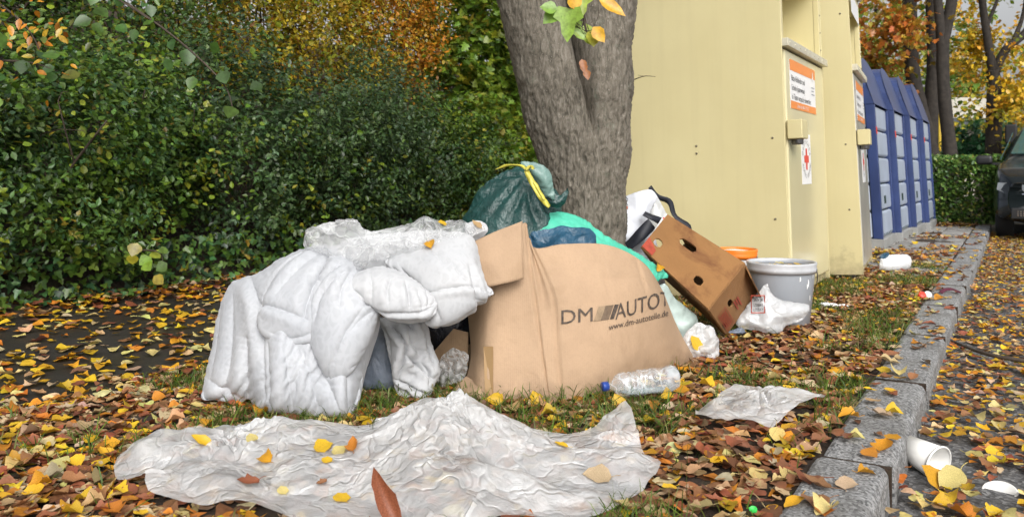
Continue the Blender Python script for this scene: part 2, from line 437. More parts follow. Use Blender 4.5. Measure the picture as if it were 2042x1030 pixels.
def lines(*ls, ws=.6):
    """creases along traced lines: (width px, depth m, [(x, y), ...]); a sharp valley with a soft roll beside it, dying out at both ends"""
    prep = [(w_, d_, catmull(pts, 36) if len(pts) > 2 else np.linspace(pts[0], pts[1], 36)) for w_, d_, pts in ls]
    def f(x, y):
        o_ = np.zeros_like(x); P_ = np.stack([x, y], 1)
        for w_, d_, q in prep:
            lo, hi = q.min(0) - 7 * w_, q.max(0) + 7 * w_; idx = np.where(((P_ > lo) & (P_ < hi)).all(1))[0]
            if not len(idx): continue
            R_ = P_[idx]; best = np.full(len(R_), 1e9); sg = np.ones(len(R_)); tt = np.zeros(len(R_))
            for k in range(35):
                a_, ab = q[k], q[k + 1] - q[k]; t_ = np.clip(((R_ - a_) @ ab) / (ab @ ab + 1e-9), 0, 1); dv = R_ - a_ - t_[:, None] * ab; dd = np.hypot(dv[:, 0], dv[:, 1]); m = dd < best
                best[m] = dd[m]; tt[m] = (k + t_[m]) / 35; sg[m] = np.sign(ab[0] * dv[m, 1] - ab[1] * dv[m, 0] + 1e-9)
            tp_ = np.sin(np.pi * np.clip(tt * .96 + .02, 0, 1)) ** .6; r_ = best; w2 = w_ * ws
            o_[idx] += d_ * tp_ * (-.9 * np.exp(-(r_ / w2)) + np.where(sg > 0, .55 * np.exp(-((r_ - 1.5 * w_) / (1.6 * w_)) ** 2), .15 * np.exp(-((r_ - 2 * w_) / (2 * w_)) ** 2)))
        return o_
    return f
def crease(ang, wl, amp, stretch=4., seed=0, region=None, warp=1.0):
    """drapery folds running along ang (degrees in the picture plane), spaced about wl px: round ridges, sharp valleys, each starting and ending somewhere"""
    a = math.radians(ang)
    def f(x, y):
        al = x * math.cos(a) + y * math.sin(a); ac = -x * math.sin(a) + y * math.cos(a)
        q = np.stack([ac / wl * .45, al / (wl * stretch), np.full_like(x, seed * 1.7)], 1)
        ph = ac / wl + warp * vnoise(q, seed) + .5 * warp * vnoise(q * 1.9 + 3, seed + 2); r_ = np.abs(np.sin(math.pi * ph)) - .64
        m = np.clip(.55 + 1.1 * vnoise(q * np.array([.7, 1, 1]) + 20, seed + 7), 0, 1)
        return amp * r_ * m * (region(x, y) if region is not None else 1)
    return f
def crumple_f(wl, amp, seed=0, n=5, dirs=None):
    """film folds: straight sharp creases from a few crossing triangle waves"""
    r = np.random.default_rng(seed + 400); D = [(r.uniform(0, math.pi) if dirs is None else math.radians(dirs[i_ % len(dirs)]) + r.normal(0, .16), wl * r.uniform(.6, 1.8), r.uniform(0, 1)) for i_ in range(n)]
    def f(x, y):
        w1 = np.stack([x / wl * .35, y / wl * .35, np.full_like(x, seed)], 1); wp = vnoise(w1, seed) * .8; o_ = 0
        for i, (a, l, p) in enumerate(D):
            t_ = (x * math.cos(a) + y * math.sin(a)) / l + p + wp * (1 if i % 2 else -.6); tr = 2 * np.abs(t_ - np.floor(t_ + .5)) - .5
            o_ = o_ + amp * tr * (l / wl) * .6 * np.clip(.5 + vnoise(w1 * 1.6 + i * 7, seed + i) * 1.2, 0, 1)
        return o_
    return f
def blob(cx, cy, sx, sy): return lambda x, y: np.exp(-((x - cx) / sx) ** 2 - ((y - cy) / sy) ** 2)
def radial(cx, cy, k, amp, r0, seed=0):
    def f(x, y):
        a = np.arctan2(y - cy, x - cx); r_ = np.hypot(x - cx, y - cy); q = np.stack([np.cos(a) * 2, np.sin(a) * 2, r_ / 90 + seed], 1)
        return amp * (np.abs(np.sin(k * a + 1.8 * vnoise(q, seed))) - .64) * np.exp(-r_ / r0) * np.clip(r_ / 12, 0, 1) * np.clip(.6 + vnoise(q * 1.5, seed + 3), 0, 1)
    return f
def on_thing(keys, px, py):
    """point of the named surfaces seen along the line of sight through a photo pixel"""
    d = Vector(P(px, py, 1) - np.array([0, 0, CH])).normalized(); best = None
    for k in keys:
        h = BV[k].ray_cast(Vector((0, 0, CH)), d)
        if h[0] is not None and (best is None or h[3] < best[3]): best = h
    return best
_txt = {}
def text_geo(s, size=1., align='LEFT', bold=0.):
    k = (s, bold)
    if k not in _txt:
        cu = bpy.data.curves.new('t', 'FONT'); cu.body = s; cu.offset = bold; cu.resolution_u = 3
        o = bpy.data.objects.new('t', cu); COL.objects.link(o); bpy.context.view_layer.update()
        e = o.evaluated_get(bpy.context.evaluated_depsgraph_get()); me = e.to_mesh()
        V = np.array([v.co[:] for v in me.vertices]) if len(me.vertices) else np.zeros((0, 3)); F = [tuple(p.vertices) for p in me.polygons]
        e.to_mesh_clear(); bpy.data.objects.remove(o); bpy.data.curves.remove(cu); _txt[k] = (V, F)
    V, F = _txt[k]; V = V.copy()
    w = V[:, 0].max() if len(V) else 0
    if align == 'CENTER': V[:, 0] -= w / 2
    return V * size, F

# ------------------------------------------------------------------ materials of the place
def mk_ground():
    a = N('verge_soil'); v = a.coord('Object')
    c = a.ramp(a.noise(6, 8, .65, v), [(.3, (.018, .011, .007)), (.55, (.05, .03, .017)), (.75, (.05, .055, .018))])
    a.base(c); a.set(Roughness=.9); a.bump(a.noise(60, 6, .7, v), .8, .03); M['soil'] = a.m
    a = N('wet_asphalt'); v = a.coord('Object')
    c = a.ramp(a.noise(320, 4, .7, v), [(.35, (.018, .016, .014)), (.6, (.042, .037, .032)), (.75, (.13, .12, .11))])
    a.base(c); a.l(a.ramp(a.noise(2.2, 4, .6, v), [(.35, (.28,) * 3), (.65, (.6,) * 3)]), a.b.inputs['Roughness'])
    a.b.inputs['Specular IOR Level'].default_value = .4
    a.bump(a.noise(260, 3, .7, v), .5, .006); M['path'] = a.m
    a = N('road_asphalt'); v = a.coord('Object')
    vo = a.n('TexVoronoi'); vo.inputs['Scale'].default_value = 95; a.l(v, vo.inputs['Vector'])
    c = a.ramp(vo.outputs['Color'], [(.2, (.05, .052, .055)), (.6, (.13, .132, .138)), (.9, (.3, .3, .3))])
    c = a.mix(a.ramp(a.noise(3, 5, .6, v), [(.35, (.5,) * 3), (.65, (0, 0, 0))]), c, (.045, .035, .027))
    a.base(c); a.set(Roughness=.6); a.bump(vo.outputs['Distance'], .5, .006); M['road'] = a.m
    a = N('granite_kerb'); v = a.coord('Object')
    vo = a.n('TexVoronoi'); vo.inputs['Scale'].default_value = 150; a.l(v, vo.inputs['Vector'])
    c = a.ramp(vo.outputs['Color'], [(.12, (.07, .071, .073)), (.42, (.20, .202, .205)), (.8, (.39, .39, .39))])
    c = a.mix(a.ramp(a.noise(4.5, 6, .7, v), [(.4, (.5,) * 3), (.55, (0, 0, 0))]), c, (.09, .085, .075))
    c = a.mix(a.ramp(a.noise(9, 6, .7, v), [(.62, (0, 0, 0)), (.74, (.5,) * 3)]), c, (.04, .055, .018))
    a.base(c); a.set(Roughness=.7); a.bump(a.noise(90, 5, .7, v), .6, .01); M['kerb'] = a.m
    M['slab'] = plain('paving_concrete', (.27, .26, .245), .8, .25, 5, bump=.4, dirt=((.09, .08, .065), 7, .5, .7))
    a = N('bark'); v = a.coord('Object')
    mp = a.n('Mapping'); mp.inputs['Scale'].default_value = (1, 1, .28); a.l(v, mp.inputs[0])
    f = a.noise(60, 7, .75, mp.outputs[0], .8)
    c = a.ramp(f, [(.34, (.032, .027, .022)), (.5, (.16, .134, .108)), (.68, (.31, .275, .235))])
    li = a.ramp(a.noise(14, 5, .7, v), [(.6, (0, 0, 0)), (.7, (.6,) * 3)]); c = a.mix(li, c, (.17, .185, .14))
    sp = a.ramp(a.noise(150, 2, .5, v), [(.68, (0, 0, 0)), (.72, (.75,) * 3)]); c = a.mix(sp, c, (.42, .38, .34))
    ye = a.ramp(a.noise(8, 6, .75, v), [(.66, (0, 0, 0)), (.74, (.5,) * 3)]); c = a.mix(ye, c, (.22, .2, .03))
    c = a.mix(.18, c, (.11, .115, .07)); a.base(c); a.set(Roughness=.85); a.bump(f, .55, .016); M['bark'] = a.m
    M['bark_far'] = plain('far_bark', (.03, .024, .019), .9, .45, 14, bump=.8, bscale=30)
    M['twig'] = plain('twig_bark', (.055, .04, .028), .85, .4, 20)
mk_ground()
M['leaf'] = attr_leaf('foliage_leaf', .36, .28, .55)
M['litter'] = attr_leaf('fallen_leaf_mass', .55, .12, .35)
M['oleaf'] = attr_leaf('fallen_leaf', .5, .15, .4, True)
M['grass'] = attr_leaf('grass_blade', .5, .3)

# ------------------------------------------------------------------ ground, path, road, kerb
def sheet(name, us, vs, zf, mat, smooth=True):
    U, Vv = np.meshgrid(us, vs, indexing='ij'); u, v = U.ravel(), Vv.ravel()
    z = zf(u, v); X = np.stack([u * ST_S + v * ST_C, u * ST_C - v * ST_S, z], 1)
    m = len(vs); i, j = np.meshgrid(np.arange(len(us) - 1), np.arange(m - 1), indexing='ij'); k = (i * m + j).ravel()
    F = np.stack([k, k + 1, k + m + 1, k + m], 1)[:, ::-1]
    o = obj(name, X, F, mat, None, smooth); tag(o, kind='structure'); return o
def n2(u, v, sc, s=0): return fbm(np.stack([u * sc, v * sc, np.full_like(u, 3.3)], -1), 3, s)
PATH_N, PATH_F, KI, KO = -2.62, -4.62, -.449, -.269
def bank_z(u, v): return np.where(v < PATH_F, np.minimum(3.4, (PATH_F - v) * .45), 0)
sheet('verge', np.arange(-2, 16, .08), np.concatenate([np.linspace(PATH_N - .12, KI + .01, 28)]), lambda u, v: .012 * n2(u, v, 3.) - .004, M['soil'])
sheet('ground', np.array([-60, -20, -2, 5, 12, 20, 40, 90, 250.]), np.array([-220, -60, -20, -12, -4, 0, 4, 20, 120.]), lambda u, v: np.full_like(u, -.16), M['soil'])
sheet('path', np.arange(-3, 22, .5), np.linspace(PATH_F - .2, PATH_N, 6), lambda u, v: np.full_like(u, -.008), M['path'])
sheet('bank', np.arange(-4, 24, .3), np.linspace(-14, PATH_F + .02, 40), lambda u, v: bank_z(u, v) + .05 * n2(u, v, 1.5, 4) - .01, M['soil'])
sheet('road', np.array([-4, 0, 5, 10, 20, 60.]), np.array([-.30, .3, 1, 3, 6.5]), lambda u, v: np.full_like(u, -.095) - .02 * np.clip(v, 0, 1), M['road'])
kerb = empty('kerb', ST(6, -.36)); tag(kerb, kind='structure')
ku = -.6; k_i = 0
while ku < 12.9:
    L = .985; j = rng.normal(0, .004, 4)
    b = MB(); a0 = ST(ku + .010, KI + j[0]); a1 = ST(ku + L + .008, KI + j[1]); c1 = ST(ku + L - .006, KO + j[1]); c0 = ST(ku + .006, KO + j[0])
    zt = .012 + j[2] * .4; prof = [(0, -.14), (0, zt - .006), (.012, zt), (.15, zt), (.166, zt - .006), (.176, zt - .022), (.184, -.14)]
    V = []; nseg = 14
    for s in range(nseg + 1):
        t = s / nseg; q0 = a0 + (a1 - a0) * t; dv = ST(0, 1.)
        for (pv, pz) in prof:
            nn = float(vnoise(np.array([(ku + t) * 9, pv * 30, pz * 30]), 5)) * .0016
            e = -.004 if s in (0, nseg) and pz > -.1 else 0
            p = q0 + dv * (pv + nn); V.append((p[0], p[1], pz + nn + e))
    m = len(prof); F = [(s * m + i, s * m + i + 1, (s + 1) * m + i + 1, (s + 1) * m + i) for s in range(nseg) for i in range(m - 1)]
    F += [tuple(range(m))[::-1], tuple(nseg * m + i for i in range(m))]
    mod(obj('kerb_stone', V, F, M['kerb'], kerb, True), 'EDGE_SPLIT', split_angle=math.radians(24))
    MB().box(ST(ku + 1.0015, (KI + KO) / 2, -.0590), (.017, .172, .135), np.array([[ST_S, ST_C, 0], [ST_C, -ST_S, 0], [0, 0, 1.]])).build('joint_soil', M['soil'], kerb)
    ku += 1.0
pave = empty('pavement', ST(9, -.7)); tag(pave, kind='structure')
sl = {}
for i in range(20):
    for j in range(3):
        u0 = 6.95 + i * .305 + rng.normal(0, .003); v0 = KI - .012 - (j + 1) * .302
        if j == 2 and u0 < 8.7: continue
        b = MB(); z = .004 + rng.normal(0, .003)
        c = ST(u0 + .15, v0 + .15, z - .03); R = np.array([[ST_S, ST_C, 0], [ST_C, -ST_S, 0], [0, 0, 1.]])
        tl = rng.normal(0, .004, 2); R = R @ np.array([[1, 0, 0], [0, 1, 0], [tl[0], tl[1], 1]])
        b.box(c, (.297, .294, .06), R); b.build('paving_slab', M['slab'], pave, bevel=.005, seg=1)

# ------------------------------------------------------------------ foliage
HALF = {'ovate': [(0, 0), (.8, .22), (1, .45), (.62, .75), (0, 1)], 'lance': [(0, 0), (.85, .3), (.9, .55), (0, 1)],
        'maple': [(0, 0), (.55, -.06), (.9, .18), (.55, .3), (1.1, .58), (.5, .58), (.42, .8), (0, 1.02)],
        'ivy': [(0, 0), (.7, -.05), (1, .3), (.5, .45), (.4, .75), (0, 1)]}
def leaf_cloud(P0, D, Nn, L, W, shape, colr, fold=.25, droop=.15):
    """P0 base, D direction, Nn rough normal (n,3); two folded halves per leaf"""
    n = len(P0); D = D / (np.linalg.norm(D, axis=1, keepdims=True) + 1e-9); S = np.cross(D, Nn); S /= np.linalg.norm(S, axis=1, keepdims=True) + 1e-9; U = np.cross(S, D)
    H = HALF[shape]; k = len(H); vs = []
    for sgn, rows in ((1, H), (-1, H[1:-1])):
        for (x, t) in rows:
            vs.append((sgn * x, t, fold * abs(x) * .5, -droop * t * t))
    lo = np.array(vs); m = len(lo)
    X = P0[:, None] + S[:, None] * (lo[None, :, 0, None] * W[:, None, None]) + D[:, None] * (lo[None, :, 1, None] * L[:, None, None]) \
        + U[:, None] * ((lo[None, :, 2, None] * W[:, None, None]) + lo[None, :, 3, None] * L[:, None, None])
    fa = list(range(k)); fb = [0] + list(range(k, m)) + [k - 1]; fb = fb[::-1]
    F = np.array([fa, fb]); FF = (F[None] + (np.arange(n) * m)[:, None, None]).reshape(-1, k)
    return X.reshape(-1, 3), FF, np.repeat(colr, m, 0)
def pick(pal, n, r, jit=.2):
    c = np.array([p[0] for p in pal]); wt = np.array([p[1] for p in pal], float); i = r.choice(len(c), n, p=wt / wt.sum())
    return np.clip(c[i] * (1 + r.normal(0, jit, (n, 1))) * (1 + r.normal(0, .06, (n, 3))), .004, 1)
def shrub_leaves(cen, rad, ntw, per, L, W, shape, pal, seed, out=(0, 0, 1), shell=.4, tl=.28, lump=.3, front=.8, face=None, zmin=None, cut=None, twig_pal=.25):
    r = np.random.default_rng(seed); cen = np.array(cen, float); rad = np.array(rad, float)
    d = r.normal(size=(ntw * 2, 3)); d /= np.linalg.norm(d, axis=1, keepdims=True)
    if face is not None:
        s = d @ np.array(face); keep = (s > -.1) | (r.random(len(d)) > front); d = d[keep]
    d = d[d[:, 2] > -.75][:ntw]; n = len(d)
    rr = (1 - shell * r.random((n, 1)) ** 1.6) * (1 + lump * fbm(d * 2.3 + seed, 3, seed)[:, None])
    base = cen + d * rad * rr; ax = d * np.array([1, 1, .7]) + np.array(out) * .8 + r.normal(0, .35, (n, 3)); ax /= np.linalg.norm(ax, axis=1, keepdims=True)
    base = base - ax * tl * .5
    t = np.linspace(.1, 1, per)[None, :, None]; ln = tl * r.uniform(.6, 1.3, (n, 1, 1))
    bend = r.normal(0, .12, (n, 1, 3)) * tl; Pp = base[:, None] + ax[:, None] * ln * t + bend * t * t - np.array([0, 0, .06])[None, None] * (t * t) * ln
    side = np.cross(ax, r.normal(size=(n, 3))); side /= np.linalg.norm(side, axis=1, keepdims=True); sd2 = np.cross(ax, side)
    ph = (np.arange(per) * 2.4)[None, :, None] + r.uniform(0, 6, (n, 1, 1))
    D = ax[:, None] * .55 + (side[:, None] * np.cos(ph) + sd2[:, None] * np.sin(ph)) + r.normal(0, .22, (n, per, 3))
    Nn = np.array([0, 0, 1.]) + r.normal(0, .45, (n, per, 3)) + (np.array(face) * .5 if face is not None else 0)
    cc = pick(pal, n, r, .12)[:, None] * (1 - twig_pal) + pick(pal, n * per, r).reshape(n, per, 3) * twig_pal
    cc = cc * r.normal(1, .16, (n, per, 1)).clip(.4, 1.6)
    q = Pp.reshape(-1, 3); D = D.reshape(-1, 3); Nn = Nn.reshape(-1, 3); cc = cc.reshape(-1, 3); m = np.ones(len(q), bool)
    if zmin is not None: m &= q[:, 2] > zmin
    if cut is not None: m &= cut(q)
    q, D, Nn, cc = q[m], D[m], Nn[m], cc[m]; nn = len(q); s = r.uniform(.65, 1.25, nn)
    return leaf_cloud(q, D, Nn, L * s, W * s * r.uniform(.85, 1.15, nn), shape, cc)
def stems(base, tips, r0, seed, n=7):
    r = np.random.default_rng(seed); b = MB()
    for t in tips:
        t = np.array(t); mid = (np.array(base) + t) / 2 + r.normal(0, .12, 3) * np.linalg.norm(t - base) * .5
        pts = catmull([np.array(base) + r.normal(0, .03, 3) * [1, 1, 0], mid, t], n); b.tube(pts, np.linspace(r0, r0 * .3, n), 6)
        for q in range(2):
            k = r.integers(2, n - 1); b.tube(catmull([pts[k], pts[k] + r.normal(0, .12, 3) + [0, 0, .1], pts[k] + r.normal(0, .2, 3) + [0, 0, .3]], 5), np.linspace(r0 * .4, r0 * .12, 5), 5)
    return b
FACE = np.array([ST_C, -ST_S, .15]); FACE /= np.linalg.norm(FACE)
CAMF = np.array([.1, -1, .1])
GREEN = [((.075, .15, .026), 5), ((.125, .215, .035), 4), ((.085, .2, .07), 2), ((.025, .065, .026), 3), ((.15, .25, .035), 1.2), ((.3, .22, .03), .25)]
DKG = [((.07, .14, .042), 5), ((.125, .2, .07), 3), ((.032, .07, .03), 3), ((.15, .22, .13), .9), ((.12, .2, .03), .6)]
YEL = [((.66, .46, .03), 4), ((.5, .43, .03), 4), ((.22, .3, .03), 3), ((.5, .2, .02), 1.5), ((.08, .05, .02), 1)]
ORA = [((.66, .27, .02), 5), ((.58, .38, .04), 3), ((.4, .15, .015), 2), ((.1, .12, .02), 1)]
LIME = [((.15, .27, .025), 4), ((.27, .34, .035), 3), ((.09, .17, .025), 3), ((.36, .3, .03), 1)]
MIXG = GREEN + [((.3, .26, .025), 2.), ((.13, .2, .025), 3)]
def shrub(name, label, u, v, h, r, pal, seed, ntw, per=9, L=.042, W=.011, shape='lance', cat='shrub', group=None, lift=.5, shell=.4, tl=.28, nst=6, zc=None, ru=None, mix=0, **k):
    gz = float(bank_z(np.array(u), np.array(v))); b = ST(u, v, gz); e = empty(name, b, label, cat, group)
    c = b + np.array([0, 0, h * lift]); ru = ru or r
    V, F, cl = shrub_leaves(c, (ru, r, h * (1 - lift) + .02 if zc is None else zc), ntw, per, L, W, shape, pal, seed, face=FACE, shell=shell, tl=tl, zmin=gz * .8 + .015, **k)
    if mix:
        V2_, F2_, c2_ = shrub_leaves(c, (ru * 1.04, r * 1.04, (h * (1 - lift) if zc is None else zc) * 1.04), mix, 6, .05, .018, 'ovate', LIME, seed + 500, face=FACE, shell=.25, tl=.3, zmin=gz * .8 + .02); F = [tuple(f) for f in F.tolist()] + [tuple(f + len(V)) for f in F2_]; V = np.vstack([V, V2_]); cl = np.vstack([cl, c2_])
    obj('foliage', V, F, M['leaf'], e, False, cl)
    rr = np.random.default_rng(seed + 99)
    tips = [c + rr.normal(0, .45, 3) * np.array([r, r, h * .3]) + np.array([0, 0, h * .15]) for _ in range(nst)]
    o = stems(b, tips, .014, seed).build('stem', M['twig'], e, True); return e
GE = 'evergreen shrubs along the far edge of the wet path'
wh = ['at the left edge of the picture', 'second from the left edge', 'third from the left edge', 'fourth from the left, behind the duvet', 'behind the plastic film on the bedding',
      'behind the right-hand pillow', 'left of the dark green bag', 'beside the tree trunk', 'farthest of the row, behind the trunk']
us = [2.05, 2.85, 3.65, 4.45, 5.3, 6.15, 7.0, 7.9, 8.9]
for i, u in enumerate(us):
    lime = i > 6
    shrub('evergreen_shrub' if not lime else 'maple_seedling', ('dense small-leaved dark evergreen shrub ' if not lime else 'light green maple seedling ') + wh[i], u, -5.12 + .12 * math.sin(i * 2.1), (1.5, 1.25, 1.3, 1.45, 1.2, 1.3, 1.1, 1.1, 1.1)[i], .6 + .06 * math.sin(i * 1.7), LIME if lime else DKG if i in (0, 3, 4, 5) else GREEN, 40 + i, 420 if lime else 1150,
          group=GE if not lime else 'maple seedlings beside the trunk', lift=.48, zc=(.95, .75, .7, .88, .72, .78, .7, .75, .75)[i], L=.075 if lime else .043, W=.034 if lime else .0128, shape='maple' if lime else 'lance', per=7 if lime else 9, ru=.66, lump=.5, mix=0 if lime else (120, 200, 120, 80, 110, 100, 180)[i])
for i, (u, v, pal, hh, nm, lb) in enumerate([
        (1.7, -6.2, MIXG, 2.9, 'leafy_shrub', 'tall dark green shrub behind the evergreens at the left edge'),
        (2.9, -6.2, MIXG, 2.8, 'leafy_shrub', 'tall green shrub with shaded hollow behind the second evergreen'),
        (4.2, -6.2, MIXG, 2.7, 'leafy_shrub', 'green shrub with a few yellow leaves above the third evergreen'),
        (5.5, -6.2, YEL, 2.6, 'yellowing_shrub', 'yellow and ochre leaved shrub above the plastic film'),
        (7.6, -6.2, ORA, 2.8, 'orange_shrub', 'orange leaved twiggy shrub above the middle of the evergreens'),
        (6.6, -6.2, YEL, 2.6, 'yellowing_shrub', 'brownish yellow shrub just left of the orange one'),
        (8.7, -5.75, LIME, 2.9, 'maple_sapling', 'bright green maple sapling just left of the tree trunk'),
        (9.9, -5.9, LIME, 3.0, 'maple_sapling', 'green maple sapling hidden mostly behind the tree trunk')]):
    mp = nm == 'maple_sapling'
    shrub(nm, lb, u, v, hh, .8, pal, 70 + i, 700 if mp else 950, per=7 if mp else 9, L=.085 if mp else .05, W=.04 if mp else .015, shape='maple' if mp else 'ovate', group='taller shrubs behind the evergreens',
          lift=.55, zc=1.15, tl=.4, shell=.55, nst=9)
for i, (u, v, pal, hh, lb) in enumerate([
        (2.2, -7.9, GREEN, 3.4, 'dark tree mass at the back of the left corner'), (4.0, -8.1, GREEN, 3.5, 'dark green tree behind the tall shrubs at upper left'),
        (5.9, -8.2, YEL, 3.7, 'ochre leaved tree behind the yellow shrubs'), (7.9, -8.3, YEL, 3.8, 'yellow leaved tree behind the orange shrub'), (10., -8., LIME, 4.0, 'light green tree behind the maple saplings'),
        (12.2, -7.6, LIME, 4.2, 'green tree behind the cream bins')]):
    shrub('bank_tree', lb, u, v, hh, 1.15, pal, 90 + i, 800, per=8, L=.075, W=.027, shape='ovate', cat='tree', group='trees on top of the bank', lift=.5, zc=1.9, tl=.5, shell=.6, nst=8)
# ivy along the foot of the hedge
r = np.random.default_rng(8); n = 2600; u = r.uniform(1.6, 7.5, n); v = PATH_F - .02 - r.random(n) ** 1.5 * .35; z = r.random(n) ** 1.3 * .32 + .02
X, F, C = leaf_cloud(np.stack([u * ST_S + v * ST_C, u * ST_C - v * ST_S, z], 1), np.array([.3, -.5, -.55]) + r.normal(0, .5, (n, 3)), np.array([.4, -.7, .7]) + r.normal(0, .3, (n, 3)), r.uniform(.035, .06, n), r.uniform(.018, .03, n), 'ivy', pick(GREEN, n, r))
tag(obj('ivy', X, F, M['leaf'], None, False, C), 'dark green ivy creeping along the foot of the hedge', 'ivy', kind='stuff')
# sprays of big leaves hanging in front of the hedge
def spray(label, pts, pal, L, W, shape, seed, per=4, jit=.05):
    r = np.random.default_rng(seed); pts = [P(*p) for p in pts]; e = empty('overhanging_branch', pts[0], label, 'branch', 'leafy sprays hanging over the hedge')
    q = catmull(pts, 14); MB().tube(q, np.linspace(.008, .002, 14), 5).build('twig', M['twig'], e, True)
    k = 0
    for i in range(1, 14):
        for _ in range(per if i > 3 else 1):
            s = r.uniform(.7, 1.2); X, F, C = leaf_cloud((q[i] + r.normal(0, jit, 3))[None], (np.array([0, -.3, -.5]) + r.normal(0, .6, 3))[None], (np.array([.2, -.8, .6]) + r.normal(0, .25, 3))[None], np.array([L * s]), np.array([W * s]), shape, pick(pal, 1, r))
            obj('leaf', X, F, M['leaf'], e, False, C)
LG = [((.055, .13, .02), 3), ((.08, .16, .025), 2), ((.14, .17, .025), 1), ((.045, .1, .025), 2)]
spray('spray of orange beech leaves at the top left corner', [(-60, -30, 4.2), (40, 40, 4.1), (80, 100, 4.05)], ORA, .05, .013, 'ovate', 1, 7, .09)
spray('drooping spray of broad green leaves left of the top centre of the hedge', [(180, -40, 4.5), (330, 60, 4.3), (440, 160, 4.2), (465, 220, 4.15)], LG, .085, .037, 'ovate', 2, 1, .08)
spray('spray of broad green leaves below the orange beech leaves', [(-20, 120, 4.3), (60, 125, 4.2), (110, 140, 4.2)], LG, .085, .037, 'ovate', 3, 1, .06)
spray('high spray of broad green leaves at upper left', [(120, -60, 4.4), (220, -10, 4.3), (300, 40, 4.25)], LG, .085, .037, 'ovate', 4, 1, .08)
spray('sprig of pale green leaves low in the hedge left of the bedding', [(230, 500, 5.1), (310, 500, 4.75), (325, 520, 4.7)], LIME, .07, .035, 'ovate', 5, 1, .05)

